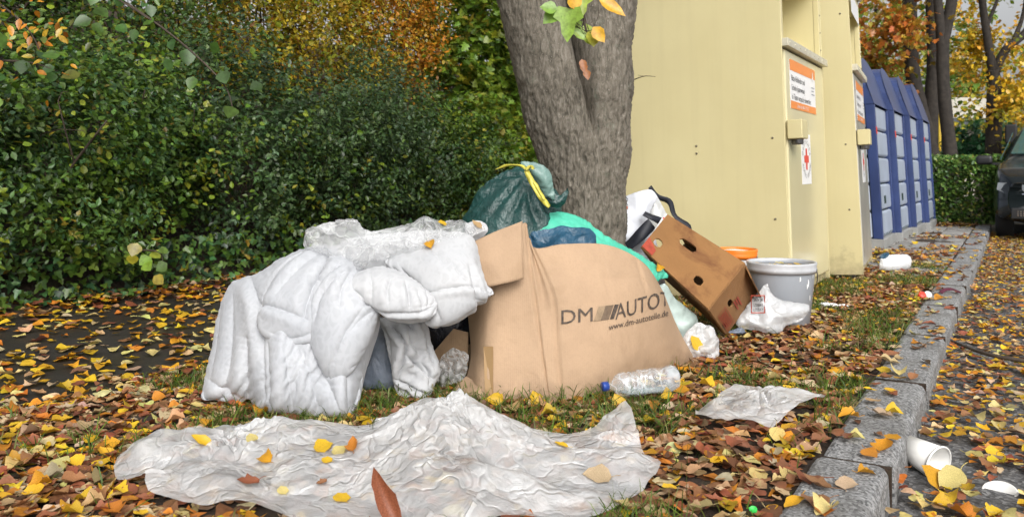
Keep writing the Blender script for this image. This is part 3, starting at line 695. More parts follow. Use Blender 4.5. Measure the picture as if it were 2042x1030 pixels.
# ------------------------------------------------------------------ the big tree
TY = 4.0
def make_tree():
    base = np.array([(1165 - 1021) / FPX * TY, TY, 0]); e = empty('forked_tree', base, 'thick grey-brown forked tree trunk behind the rubbish, leafy twig hanging in front', 'tree')
    k = TY / FPX
    prof = [(-.05, 1178, 120), (.06, 1175, 102), (.2, 1174, 82), (.45, 1172, 71), (.63, 1171, 78), (.75, 1166, 86), (.94, 1156, 101), (1.29, 1142, 121), (1.575, 1129, 139), (1.62, 1127, 143)]
    zz = np.linspace(-.05, 1.66, 230); pz = [p[0] for p in prof]; cx = np.interp(zz, pz, [p[1] for p in prof]); hw = np.interp(zz, pz, [p[2] for p in prof]); nA = 220; V = []; 
    sm = np.ones(9) / 9; pad = lambda a: np.convolve(np.pad(a, 4, 'edge'), sm, 'valid'); cx, hw = pad(cx), pad(hw)
    A = np.linspace(0, 2 * math.pi, nA, endpoint=False); Z, AA = np.meshgrid(zz, A, indexing='ij')
    X0 = (cx - 1021)[:, None] * k; Rb = (hw * k)[:, None]
    t = np.clip((Z - .62) / .98, 0, 1)                     # fork: two lobes drifting apart
    sep = t * .46 * Rb; r1 = Rb * (1 - .46 * t)
    def lobe(off, rr): b = off * np.cos(AA); q = np.maximum(rr * rr - (off * np.sin(AA)) ** 2, 1e-6); return b + np.sqrt(q)
    l1, l2 = lobe(-sep, r1 * 1.0), lobe(sep, r1 * 1.0); kk = 30 / Rb
    Rr = np.log(np.exp(kk * l1) + np.exp(kk * l2)) / kk - np.log(2) / kk * (1 - t)
    flare = np.clip(.22 - Z, 0, 1); Rr = Rr * (1 + flare * (1.2 + .8 * np.cos(AA * 5 + 1)))
    cxn = np.cos(AA) * .25; cyn = np.sin(AA) * .25
    pt = np.stack([cxn * 95, cyn * 95, Z * 15], -1); wob = fbm(np.stack([cxn * 8, cyn * 8, Z * 6], -1), 3, 3)
    ridg = 1 - np.abs(fbm(pt + wob[..., None] * 2.2, 3, 5)); rough = np.clip(1.15 - t * .8 - .5 * (np.cos(AA) < -.3) * t, .25, 1)
    Rr = Rr + (ridg - .7) * .015 * rough + wob * .012 + .004 * fbm(np.stack([cxn * 150, cyn * 150, Z * 60], -1), 2, 9)
    # knot beside the fork crease
    kd = ((AA - 4.95) / .22) ** 2 + ((Z - 1.12) / .06) ** 2; Rr = Rr + .022 * np.exp(-kd) - .014 * np.exp(-4 * kd)
    gz_ = np.clip((Z - .92) / .55, 0, 1); ga = 5.02 - .18 * gz_; Rr = Rr - .21 * gz_ ** .8 * np.exp(-((AA - ga) / (.07 + .16 * gz_)) ** 2) - .02 * np.clip((Z - .8) / .2, 0, 1) * np.exp(-((AA - ga) / .06) ** 2)
    Xx = X0 + Rr * np.cos(AA); Yy = TY + .0 + Rr * np.sin(AA) * .95
    V = np.stack([Xx, Yy, Z], -1).reshape(-1, 3); n, m = len(zz), nA
    i, j = np.meshgrid(np.arange(n - 1), np.arange(m), indexing='ij'); a = (i * m + j).ravel(); b = (i * m + (j + 1) % m).ravel(); F = np.stack([a, b, b + m, a + m], 1)
    obj('trunk', V, F, M['bark'], e)
    cl = np.array([(1060 - 1021) * k, TY, 1.5]); cr = np.array([(1198 - 1021) * k, TY, 1.5])
    def limb(pts, r):
        q = catmull(pts, 24); V, F = tube(q, np.interp(np.linspace(0, 1, 24), np.linspace(0, 1, len(r)), r), 20); V = np.array(V); d = fbm(V * np.array([28, 28, 8]), 3, 2)[:, None] * .008; V[:, :2] += d
        return obj('limb', V, F, M['bark'], e)
    limb([cl + [.03, 0, .02], cl + [-.03, 0, .3], cl + [-.3, .1, 1.2], cl + [-.75, .2, 2.4]], [.12, .16, .13, .07])
    limb([cr + [-.01, 0, .02], cr + [.01, 0, .3], cr + [.1, .15, 1.3], cr + [.3, .1, 2.7]], [.12, .165, .14, .07])
    # branch reaching forward and down with the sprig of leaves
    s0 = cr + np.array([.0, -.1, 1.0]); sp = P(1165, 25, 3.35)
    q = catmull([s0, s0 + [-.05, -.3, .12], sp + [.05, .2, .45], sp + [.0, .02, .02], sp + [.02, 0, -.10]], 24)
    br = MB().tube(q, np.linspace(.022, .0022, 24), 7).build('branch', M['twig'], e, True)
    r = np.random.default_rng(3); GL = [(.26, .42, .05), (.34, .46, .06), (.42, .44, .06), (.75, .42, .03), (.22, .38, .06)]
    for (px, py, L, W, ci, dx, dz) in [(1132, 45, .105, .048, 0, -.1, -1), (1105, 28, .075, .03, 4, -.8, -.6), (1160, 8, .07, .034, 1, .0, -.5), (1150, 60, .065, .034, 0, .6, -.6), (1168, 68, .065, .032, 1, .5, -.7), (1190, 68, .06, .022, 3, .6, -.8),
                                     (1215, 10, .1, .022, 3, .9, -.5), (1183, 72, .055, .025, 2, .1, -1), (1145, 8, .06, .025, 3, -.2, .9), (1098, 18, .055, .025, 4, -.9, .2)]:
        p = P(px, py, 3.33) + r.normal(0, .012, 3) * [0, 1, 0]; d = np.array([dx, -.2, dz]); d /= np.linalg.norm(d)
        X, F, C = leaf_cloud((p - d * L * .5)[None], d[None], np.array([[r.normal(0, .3), -1, .45]]), np.array([L * 1.25]), np.array([W * 1.25]), 'ivy' if W > .03 else 'ovate', np.array([GL[ci]]), .3, .2)
        st = MB().tube(catmull([q[-3] + r.normal(0, .01, 3), (q[-3] + p) / 2 + [0, 0, .01], p - d * L * .5], 5), .0012, 4).build('stalk', M['twig'], br, True)
        obj('leaf', X, F, M['leaf'], e, False, C)
    # dead leaves caught in the fork
    for (px, py) in ((1162, 125), (1168, 138), (1160, 118)):
        p = P(px, py, 3.74); X, F, C = leaf_cloud(p[None], np.array([[.2, -.3, -.9]]), np.array([[0, -1, .3]]), np.array([.05]), np.array([.018]), 'ovate', np.array([(.4, .14, .03)])); obj('leaf', X, F, M['leaf'], e, False, C)
    # crown high above the frame
    for i, (c, rd) in enumerate([((-.7, 4.2, 4.3), (1.1, 1.1, .8)), ((.9, 4.3, 4.6), (1.2, 1.2, .9))]):
        V, F, C = shrub_leaves(c, rd, 260, 8, .09, .035, 'ovate', LIME + [((.5, .3, .02), 4)], 300 + i, shell=.9, tl=.5); obj('crown', V, F, M['leaf'], e, False, C)
    twg = [P(1262, 160, 4.0), P(1285, 152, 3.9), P(1307, 153, 3.85)]; MB().tube(catmull(twg, 8), np.linspace(.003, .001, 8), 5).tube(catmull([twg[1], P(1272, 150, 3.88)], 4), .001, 4).build('twig', M['twig'], e, True)
make_tree()

# ------------------------------------------------------------------ cream clothing bins
M['cream'] = plain('cream_paint', (.60, .53, .29), .42, .05, 1.5, bump=.12, bscale=7, dirt=((.42, .36, .2), 5, .62, .5))
def streaked():
    a = N('cream_paint'); v = a.coord(); mp = a.n('Mapping'); mp.inputs['Scale'].default_value = (14, 14, .7); a.l(v, mp.inputs[0])
    q = a.ramp(a.noise(1.5, 5, .6, v), [(.3, (.56, .49, .265)), (.7, (.62, .55, .305))])
    q = a.mix(a.ramp(a.noise(1., 4, .6, mp.outputs[0]), [(.5, (0, 0, 0)), (.8, (.2,) * 3)]), q, (.44, .38, .21))
    q = a.mix(a.ramp(a.noise(38, 5, .75, v), [(.68, (0, 0, 0)), (.76, (.45,) * 3)]), q, (.3, .24, .13))
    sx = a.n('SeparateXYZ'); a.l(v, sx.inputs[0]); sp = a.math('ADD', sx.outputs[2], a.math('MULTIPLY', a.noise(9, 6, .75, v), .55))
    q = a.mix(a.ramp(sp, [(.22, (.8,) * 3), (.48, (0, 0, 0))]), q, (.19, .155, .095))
    a.base(q); a.l(a.ramp(a.noise(4, 4, .6, v), [(.3, (.3,) * 3), (.7, (.5,) * 3)]), a.b.inputs['Roughness']); a.bump(a.noise(5, 3, .5, v), .14, .012); return a.m
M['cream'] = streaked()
M['cream_gloss'] = plain('cream_door_paint', (.62, .56, .34), .16, .04, 2, bump=.1, bscale=4)
M['steel'] = plain('brushed_steel', (.5, .49, .45), .3, .15, 20, metal=1)
M['steel2'] = plain('dull_steel_door', (.56, .54, .47), .33, .12, 4, metal=.55)
M['rivet'] = plain('rivet', (.14, .12, .08), .5, .2)
M['zinc'] = plain('zinc_strip', (.62, .58, .45), .35, .1, 30, metal=.3)
M['orange'] = plain('orange_print', (.8, .25, .04), .35, .05)
M['paper'] = plain('white_sticker', (.82, .82, .82), .35, .04)
M['red'] = plain('red_print', (.72, .06, .04), .35, .05)
M['ink'] = plain('dark_ink', (.03, .03, .035), .5, .1)
M['gink'] = plain('grey_ink', (.25, .27, .3), .5, .1)
M['lockd'] = plain('lock_metal', (.2, .2, .21), .35, .2, metal=.8)
def lean(o, Pb, ang):
    """tilt a finished thing about the street axis through its foot"""
    ax = Vector((ST_S, ST_C, 0)); o.rotation_mode = 'QUATERNION'; o.rotation_quaternion = Matrix.Rotation(ang, 3, ax).to_quaternion()
def clothing_bin(u0, v0, label, second, W=1.2, D=1.15, H=2.15, ang=2.0, yaw=0.):
    e = empty('clothing_bin', ST(u0, v0, 0), label, 'bin', 'cream clothing collection bins')
    def L(t, d, z): return ST(u0 + t, v0 + d, z)          # t along front, d out towards the street
    R = np.array([[ST_S, ST_C, 0], [ST_C, -ST_S, 0], [0, 0, 1.]])
    def bx(name, t0, t1, d0, d1, z0, z1, mat, par=e, bev=.004):
        return MB().box(L((t0 + t1) / 2, (d0 + d1) / 2, (z0 + z1) / 2), (t1 - t0, d1 - d0, z1 - z0), R).build(name, mat, par, bevel=bev)
    zo0, zo1 = 1.52, 2.02
    b = MB(); c = M['cream']
    bx('side_panel', 0, .012, -D, 0, .035, H, c); bx('side_panel', W - .012, W, -D, 0, .035, H, c); bx('back_panel', .012, W - .012, -D, -D + .012, .035, H, c)
    bx('roof', -.015, W + .015, -D - .015, .03, H, H + .03, c); bx('base', .06, W - .06, -D + .06, -.06, 0, .035, M['lockd'])
    bx('front_panel', .0125, W - .0125, -.04, -.022, .035, zo0 - .02, c)
    bx('front_frame', .0125, .06, -.04, -.003, zo0 - .02, H - .002, c); bx('front_frame', W - .06, W - .0125, -.04, -.003, zo0 - .02, H - .002, c); bx('front_frame', .06, W - .06, -.04, -.003, zo1, H - .002, c)
    bx('door', .055, W - .05, -.021, .004, .09, zo0 - .045, M['steel2'] if second else M['cream_gloss'], bev=.01)
    ch = MB().add([L(.06, -.04, zo0), L(W - .06, -.04, zo0), L(W - .06, -.42, zo0 + .28), L(.06, -.42, zo0 + .28), L(.06, -.42, zo1), L(W - .06, -.42, zo1), L(W - .06, -.04, zo1), L(.06, -.04, zo1)],
                  [(0, 1, 2, 3), (3, 2, 5, 4), (4, 5, 6, 7), (0, 3, 4, 7), (1, 6, 5, 2)]); ch.build('chute', c, e)
    lg = bx('ledge', .005, W - .005, -.02, .035, zo0 - .035, zo0 + .012, M['zinc'])
    def rivet(p, nrm, r=.007, mat=M['rivet'], par=e):
        q = Vector(nrm).to_track_quat('Z', 'Y').to_matrix().to_4x4(); q.translation = Vector(p)
        MB().lathe([(r, -.002), (r, .001), (r * .7, .004), (.0005, .005)], 8, q).build('rivet', mat, par, True)
    fn = ST(0, 1); sn = -ST(1, 0)
    for i in range(9): rivet(L(.05 + i * (W - .1) / 8, .035, zo0 - .012), fn, .006, M['zinc'], lg)
    for z in (1.6, 1.72, 1.84, 1.96): rivet(L(W - .035, -.003, z), fn, .006)
    for (d, z) in ((-.92, 1.56), (-1.0, .92), (-.52, .94), (-.52, .895), (-.07, .965), (-.07, .5), (-.06, 1.9), (-.98, .45), (-.52, 1.9)): rivet(L(-.001, d, z), sn)
    for z in (1.17, 1.12, 1.06): rivet(L(W - .02, -.0215, z), fn, .007)
    lk = bx('lock_box', .03, .19, .005, .09, .955, 1.065, c, bev=.006); 
    q = Vector(-ST(0, 1)).to_track_quat('Z', 'Y').to_matrix().to_4x4(); q.translation = Vector(L(.11, .045, .955)); q = Matrix.Translation(Vector(L(.11, .045, .953))) 
    MB().lathe([(.0005, -.03), (.03, -.03), (.034, -.02), (.034, .0)], 14, q).build('padlock', M['lockd'], lk, True)
    bx('hasp', .19, .29, .005, .014, .965, 1.02, c, bev=.002)
    def flat(name, poly, off, mat, par): return obj(name, [L(t, off, z) for t, z in poly], [tuple(range(len(poly)))], mat, par, False)
    def rect(name, t0, t1, z0, z1, off, mat, par): return flat(name, [(t0, z0), (t1, z0), (t1, z1), (t0, z1)], off, mat, par)
    def words(s, t0, z, size, off, mat, par, sx=1., align='LEFT', bold=0):
        V, F = text_geo(s, size, align, bold); return tag(obj('lettering', [L(t0 + p[0] * sx, off, z + p[1]) for p in V], F, mat, par, False), kind='stuff')
    t0, t1, z0, z1 = .15, .88, 1.14, 1.43
    st = bx('notice', t0, t1, .0045, .006, z0, z1, M['paper'], bev=0)
    rect('header_bar', t0, t1, z1 - .065, z1, .0072, M['orange'], st); rect('footer_bar', t0, t1, z0, z0 + .045, .0072, M['orange'], st)
    for i, s in enumerate(['Bitte Altkleider und', 'Schuhe (paarweise)', 'in Tüten verpackt einwerfen.']): words(s, t0 + .035, z1 - .125 - i * .055, .05, .0074, M['ink'], st, .93)
    words('Zuletzt auf  0800 11 9 22 27', t0 + .16, z0 + .012, .03, .0086, M['paper'], st)
    for i in range(3): rect('small_print', t1 - .13, t1 - .03 - .02 * (i == 1), z1 - .125 - i * .022, z1 - .119 - i * .022, .0074, M['gink'], st)
    flat('figure_mark', [(t1 - .1, z1 - .078), (t1 - .06, z1 - .078), (t1 - .07, z1 - .03), (t1 - .08, z1 - .016), (t1 - .09, z1 - .03)], .0082, M['paper'], st)
    ct, cz = (.53, .845) if not second else (.5, .84)
    cs = bx('emblem_sticker', ct - .135, ct + .135, .0045, .006, cz - .155, cz + .155, M['paper'], bev=0)
    a_, b_ = .022, .066
    flat('red_cross', [(ct - a_, cz - b_), (ct + a_, cz - b_), (ct + a_, cz - a_), (ct + b_, cz - a_), (ct + b_, cz + a_), (ct + a_, cz + a_), (ct + a_, cz + b_), (ct - a_, cz + b_), (ct - a_, cz + a_), (ct - b_, cz + a_), (ct - b_, cz - a_), (ct - a_, cz - a_)], .0074, M['red'], cs)
    V = []; F = []
    def arc(s, a0, a1, rr, flip):
        for i, chr_ in enumerate(s):
            if chr_ == ' ': continue
            a = math.radians(a0 + (a1 - a0) * (i + .5) / len(s)); g, f = text_geo(chr_, .036, 'CENTER'); ro = a - math.pi / 2 if not flip else a + math.pi / 2
            n0 = len(V)
            for p in g:
                x, y = p[0], p[1] - .012; V.append(L(ct + rr * math.cos(a) + x * math.cos(ro) - y * math.sin(ro), .0074, cz + rr * math.sin(a) + x * math.sin(ro) + y * math.cos(ro)))
            for q in f: F.append(tuple(i_ + n0 for i_ in q))
    arc('DEUTSCHES', 170, 10, .108, False); arc('ROTES KREUZ', 195, 345, .108, True)
    tag(obj('lettering', V, F, M['ink'], cs, False), kind='stuff')
    if second:
        rect('notice_strip', .25, .95, 1.95, 2.1, -.0015, M['paper'], e)
    lean(e, None, -math.radians(ang))
    if yaw: e.rotation_quaternion = Matrix.Rotation(math.radians(yaw), 3, 'Z').to_quaternion() @ e.rotation_quaternion
    return e
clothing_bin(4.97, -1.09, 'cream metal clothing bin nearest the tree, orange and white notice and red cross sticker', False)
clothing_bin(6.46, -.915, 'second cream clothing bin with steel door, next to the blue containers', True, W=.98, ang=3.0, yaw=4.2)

# ------------------------------------------------------------------ blue and grey recycling containers
M['navy'] = plain('navy_metal', (.03, .05, .145), .35, .2, 4, dirt=((.2, .2, .25), 30, .68, .4))
M['cgrey'] = plain('grey_blue_panel', (.35, .4, .48), .4, .1, 3, dirt=((.24, .26, .28), 5, .6, .5))
M['hole'] = plain('dark_slot', (.01, .03, .02), .6)
M['conc'] = plain('pale_plinth', (.27, .27, .26), .7, .15)
def container(u0, v0, label, W=1.04, D=1.15):
    e = empty('recycling_container', ST(u0, v0, 0), label, 'container', 'blue and grey recycling containers')
    def L(t, d, z): return ST(u0 + t, v0 + d - .045 * (z > .08) * 0 - .085 * max(0, z - .1) / 1.4 * 1.0 + .0, z)
    def blk(name, t0, t1, d0, d1, z0, z1, mat, par=e, bev=.006):
        q = [L(t0, d0, z0), L(t1, d0, z0), L(t1, d1, z0), L(t0, d1, z0), L(t0, d0, z1), L(t1, d0, z1), L(t1, d1, z1), L(t0, d1, z1)]
        return MB().add(q, [(0, 1, 2, 3), (4, 7, 6, 5), (0, 4, 5, 1), (1, 5, 6, 2), (2, 6, 7, 3), (3, 7, 4, 0)]).build(name, mat, par, bevel=bev)
    blk('plinth', .0, W, -D, .03, 0, .1, M['conc']); blk('core', .05, W - .05, -D + .02, -.05, .1, 1.4, M['hole'], bev=0)
    for t in (.0, W - .06): blk('post', t, t + .06, -.07, .02, .1, 1.42, M['navy'])
    blk('post', 0, .06, -D, -D + .08, .1, 1.42, M['navy'])
    rows = [(.105, .36), (.375, .63), (.645, .90), (.915, 1.17), (1.185, 1.42)]
    for i, (a, b) in enumerate(rows):
        pn = blk('panel', .063, W - .063, -.05, .0, a, b, M['cgrey'], bev=.03)
        if i == 1: blk('slot', .42, .55, .0005, .004, a + .06, a + .14, M['hole'], pn, 0)
    for (a, b) in rows: blk('side_panel', -.004, .05, -D + .09, -.075, a, b, M['cgrey'], bev=.02)
    # rounded hood that leans back, grey fillet underneath
    n = 18; za, dz = 1.425, .50
    ar = [(W / 2 - (W / 2) * math.cos(math.pi * i / n), math.sin(math.pi * i / n) ** .55) for i in range(n + 1)]
    fr = [L(t, .02 - .14 * h, za + dz * h) for t, h in ar]; bk = [L(t, -.45 - .14 * h, za + dz * h) for t, h in ar]
    V = fr + bk; F = [(i, i + 1, n + 2 + i, n + 1 + i) for i in range(n)] + [tuple(range(n + 1)), tuple(range(2 * n + 1, n, -1))]
    o = obj('hood', V, F, M['navy'], e, False); mod(o, 'BEVEL', width=.012, segments=2, limit_method='ANGLE', angle_limit=math.radians(50))
    blk('lid', .0, W, -D, -.45, 1.42, 1.5, M['navy'])
    for k in range(7): blk('bolt', .14 + k * .12, .152 + k * .12, .0005, .006, .125, .14, M['hole'], e, 0)
    mk = blk('red_mark', .0, .06, .0205, .024, 1.13, 1.2, M['red'], e, 0)
    return e
cl = ['nearest blue and grey container, beside the steel-doored cream bin', 'second blue and grey container from the cream bins', 'third blue and grey container from the cream bins', 'farthest blue and grey container, beside the trimmed hedge']
for i in range(4): container(9.0 + i * 1.05, -1.12 + i * .055, cl[i])

# ------------------------------------------------------------------ car, van, hedge, far trees
M['carpaint'] = plain('black_green_car_paint', (.006, .009, .010), .16, .1, 3, spec=.35)
M['black'] = plain('black_plastic', (.012, .012, .013), .4, .2)
M['tyre'] = plain('tyre_rubber', (.015, .015, .015), .8, .2)
M['chrome'] = plain('chrome', (.6, .6, .62), .15, .05, metal=1)
def glassy(name, c, alpha, rough=.04):
    a = N(name); a.base(c); a.set(Roughness=rough); a.b.inputs['Alpha'].default_value = alpha; a.b.inputs['Specular IOR Level'].default_value = .8; return a.m
M['glass'] = glassy('car_glass', (.05, .11, .1), .75)
M['lamp'] = glassy('headlamp_glass', (.55, .58, .6), .55)
M['vanw'] = plain('grey_van_paint', (.2, .21, .22), .3, .05)
def vehicle(name, label, u0, v0, prof, W, mat, cat, van=False):
    """u0: front (towards the camera), v0: kerb-side flank; prof: (u, z) side outline"""
    zr = -.11; e = empty(name, ST(u0, v0 + W / 2, zr), label, cat)
    def L(u, v, z): return ST(u0 + u, v0 + v, zr + z)
    us = [p[0] for p in prof]; zs = [p[1] for p in prof]; ln = us[-1]; V = []; F = []; nu = 46
    gu = np.concatenate([np.linspace(0, .5, 12), np.linspace(.55, ln - .3, 24), np.linspace(ln - .25, ln, 10)]); cs = []
    for u in gu:
        zt = float(np.interp(u, us, zs)); zb = .2 + .1 * max(0, 1 - u / .25); nose = max(0, 1 - u / .55); ins = .17 * nose ** 2.2 + .1 * max(0, (u - ln + .35) / .35) ** 2
        belt = min(zt, .98 if not van else 1.1); sec = []
        for (f, z) in ((ins + .05, zb), (ins, zb + .14), (ins - .01, .5), (ins, .68), (ins + .015, min(belt, zt) * .92), (ins + .04, min(belt, zt) * .985)): sec.append((f, min(z, zt - .005)))
        hh = max(0, zt - belt); sec.append((ins + .06 + .1 * (hh > .02), belt + hh * .5)); sec.append((ins + .1 + hh * .42, zt - .04 * (hh > .05))); sec.append((ins + .32, zt + .012)); sec.append((W / 2, zt + .022))
        full = sec + [(W - a, z) for a, z in sec[-2::-1]]; cs.append(len(V)); V += [L(u, a, z) for a, z in full]
    m = len(full)
    for i in range(len(gu) - 1):
        for j in range(m - 1): F.append((i * m + j, i * m + j + 1, (i + 1) * m + j + 1, (i + 1) * m + j))
        F.append((i * m + m - 1, i * m, (i + 1) * m, (i + 1) * m + m - 1))
    F += [tuple(range(m)), tuple(range((len(gu) - 1) * m, len(gu) * m))[::-1]]
    body = obj('body', V, F, mat, e); mod(body, 'SUBSURF', levels=1, render_levels=1)
    for u in (.82, ln - .8):
        for v, sgn in ((.02, -1), (W - .02, 1)):
            q = Vector(ST(0, sgn)).to_track_quat('Z', 'Y').to_matrix().to_4x4(); q.translation = Vector(L(u, v, .33))
            wl = empty('wheel', L(u, v, .33)); wl.parent = e; wl.matrix_parent_inverse = Matrix.Translation(-Vector(e.location))
            MB().lathe([(.21, -.2), (.31, -.2), (.33, -.17), (.33, -.03), (.31, .0), (.22, .01)], 28, q).build('tyre', M['tyre'], wl, True)
            MB().lathe([(.22, .0), (.2, -.03), (.07, -.02), (.0005, -.01)], 28, q).build('rim', M['chrome'], wl, True)
    def quad(nm, pts, mt, par=e): 
        o = obj(nm, [L(*p) for p in pts], [tuple(range(len(pts)))], mt, par, False); mod(o, 'SOLIDIFY', thickness=.012, offset=1); return o
    return e, L, quad, ln
e, L, quad, ln = vehicle('parked_car', 'black car parked at the kerb facing the camera, cut off by the right edge', 12.0, -.22,
    [(0, .72), (.12, .80), (.4, .90), (1.25, 1.0), (1.45, 1.08), (2.1, 1.48), (2.5, 1.56), (3.4, 1.55), (4.1, 1.1), (4.35, 1.0), (4.4, .6)], 1.82, M['carpaint'], 'car')
for sg in (0, 1):
    f = (lambda v: v) if not sg else (lambda v: 1.82 - v)
    b = MB(); poly = [L(-.015, f(.36), .60), L(-.015, f(.36), .70), L(.02, f(.20), .725), L(.17, f(.045), .73), L(.2, f(.03), .64), L(.06, f(.13), .60)]
    hl = MB().prism(poly, (0, 0, 0), ST(.06, 0)).build('headlight', M['lamp'], e, bevel=.006)
    MB().prism([p + ST(-.004, 0, -.012) for p in poly[:1]] + [poly[0] + ST(-.004, 0, 0), poly[5] + ST(-.004, 0, 0), poly[5] + ST(-.004, 0, -.014)], (0, 0, 0), ST(.03, 0)).build('trim', M['chrome'], hl)
    mr = MB().box(L(1.25, f(-.13), 1.02), (.12, .2, .13), np.array([[ST_S, ST_C, 0], [ST_C, -ST_S, 0], [0, 0, 1.]])).build('mirror', M['black'], e, bevel=.04, seg=3)
    MB().box(L(1.3, f(.02), .97), (.06, .12, .03), np.array([[ST_S, ST_C, 0], [ST_C, -ST_S, 0], [0, 0, 1.]])).build('arm', M['black'], mr)
    MB().box(L(-.01, f(.5), .36), (.03, .62, .13), np.array([[ST_S, ST_C, 0], [ST_C, -ST_S, 0], [0, 0, 1.]])).build('lower_grille', M['black'], e, bevel=.01)
gr = MB().box(L(-.03, .91, .63), (.03, .9, .17), np.array([[ST_S, ST_C, 0], [ST_C, -ST_S, 0], [0, 0, 1.]])).build('grille', M['black'], e, bevel=.01)
for k in range(14):
    for z in (.335, .36, .385): MB().box(L(-.03, .26 + k * .03, z), (.006, .016, .014), np.array([[ST_S, ST_C, 0], [ST_C, -ST_S, 0], [0, 0, 1.]])).build('grille_bar', M['chrome'], e)
quad('windscreen', [(1.46, .18, 1.10), (1.46, 1.64, 1.10), (2.05, 1.48, 1.47), (2.05, .34, 1.47)], M['glass'])
quad('side_window', [(1.7, .05, 1.03), (3.6, .05, 1.03), (3.35, .2, 1.42), (2.2, .2, 1.42)], M['glass'])
e, L, quad, ln = vehicle('parked_van', 'grey van behind the black car, only its door mirror in the picture', 17.6, .12, [(0, .8), (.15, 1.0), (.7, 1.2), (1.5, 1.95), (1.8, 2.05), (5, 2.05), (5.2, 1.9), (5.25, .6)], 1.95, M['vanw'], 'van', True)
mr = MB().box(L(.75, -.17, 1.55), (.12, .2, .36), np.array([[ST_S, ST_C, 0], [ST_C, -ST_S, 0], [0, 0, 1.]])).build('mirror', M['black'], e, bevel=.03, seg=3)
MB().box(L(.8, .02, 1.42), (.06, .25, .04), np.array([[ST_S, ST_C, 0], [ST_C, -ST_S, 0], [0, 0, 1.]])).build('arm', M['black'], mr)
quad('windscreen', [(.85, .16, 1.32), (.85, 1.79, 1.32), (1.45, 1.6, 1.9), (1.45, .35, 1.9)], M['glass'])
# trimmed hedge closing the pavement
def box_hedge():
    e = empty('trimmed_hedge', ST(14.4, -1.4), 'low trimmed hedge of light green leaves between the containers and the black car', 'hedge')
    r = np.random.default_rng(77); n = 15000
    u = r.uniform(0, 1.3, n); v = r.uniform(0, 2.2, n); z = r.uniform(.03, .95, n); s = r.integers(0, 4, n); j = np.abs(r.normal(0, .06, n))
    u = np.where(s == 0, j, u); v = np.where(s == 1, 2.2 - j, v); z = np.where(s >= 2, np.where(s == 2, .97 - j, z), z); u = np.where(s == 3, j * 2, u)
    z = z + .03 * n2(u, v, 3.); X = ST(0, 0)[None] + np.stack([(13.75 + u) * ST_S + (-2.35 + v) * ST_C, (13.75 + u) * ST_C - (-2.35 + v) * ST_S, z], 1)
    PA = [((.12, .24, .05), 4), ((.2, .32, .07), 3), ((.06, .14, .035), 3), ((.35, .38, .08), 1)]
    V, F, C = leaf_cloud(X, np.array([-.3, -.6, .2]) + r.normal(0, .6, (n, 3)), np.array([.1, -.6, .7]) + r.normal(0, .4, (n, 3)), r.uniform(.035, .07, n), r.uniform(.016, .03, n), 'ovate', pick(PA, n, r, .3))
    obj('foliage', V, F, M['leaf'], e, False, C)
    b = MB()
    for k in range(10): p = ST(14.1 + .1 * (k % 3), -2.25 + k * .21); b.tube([p, p + [.02, .02, .5], p + [.0, .06, .85]], [.02, .014, .006], 6)
    b.build('stem', M['twig'], e, True)
box_hedge()
def far_tree(name, label, segs, crowns, pal, seed, Lf=.16, Wf=.065, shape='ovate', n=260, per=8):
    e = empty(name, (P(*segs[0][0][0])[0], P(*segs[0][0][0])[1], 0), label, 'tree', 'autumn trees beyond the containers')
    for k, (pts, r0, r1) in enumerate(segs):
        q = [P(*p) for p in pts]
        if k == 0: q[0][2] = -.1
        m = 16; o = MB().tube(catmull(q, m), np.linspace(r0, r1, m), 10); V = np.array(o.v); V += fbm(V * np.array([7, 7, 2.5]), 3, seed)[:, None] * .03 * min(1, r0 * 5)
        obj('trunk' if k == 0 else 'limb', V, o.f, M['bark_far'], e)
    for i, (px, py, Y, rx, rz) in enumerate(crowns):
        V, F, C = shrub_leaves(P(px, py, Y), (rx, rx, rz), n, per, Lf, Wf, shape, pal, seed * 10 + i, shell=.9, tl=.7, lump=.4, out=(0, 0, -.2)); obj('crown', V, F, M['leaf'], e, False, C)
RUST = [((.6, .2, .035), 4), ((.5, .14, .03), 2), ((.62, .4, .04), 3), ((.2, .24, .03), 3)]
GOLD = [((.75, .5, .03), 5), ((.66, .33, .03), 3), ((.45, .42, .03), 3), ((.2, .25, .03), 1.5)]
far_tree('autumn_tree', 'two-stemmed dark tree rising behind the second blue container',
         [([(1872, 400, 17), (1855, 300, 17), (1835, 215, 17), (1818, 130, 17), (1812, -60, 17), (1800, -300, 17)], .16, .13), ([(1855, 290, 17.05), (1858, 200, 17), (1862, 100, 17), (1858, -60, 17), (1860, -300, 17)], .14, .12), ([(1815, 70, 17), (1780, 40, 16.8), (1745, 20, 16.6)], .09, .04)],
         [(1770, 40, 16.3, 1.0, .9), (1740, 130, 16.5, .7, .7), (1800, -160, 17, 2.2, 1.4), (1790, 60, 15.6, .4, .5)], RUST, 1, .11, .05, 'maple', 85, 6)
far_tree('autumn_tree', 'slender leaning dark tree between the forked tree and the twin-stemmed one',
         [([(1908, 420, 15.5), (1893, 290, 15.5), (1883, 200, 15.5), (1880, 100, 15.5), (1893, 30, 15.5), (1915, -100, 15.5)], .13, .09), ([(1880, 120, 15.5), (1872, 20, 15.5), (1862, -60, 15.5)], .1, .06)],
         [(1900, -230, 15.5, 1.6, 1.0)], GOLD, 2, n=120)
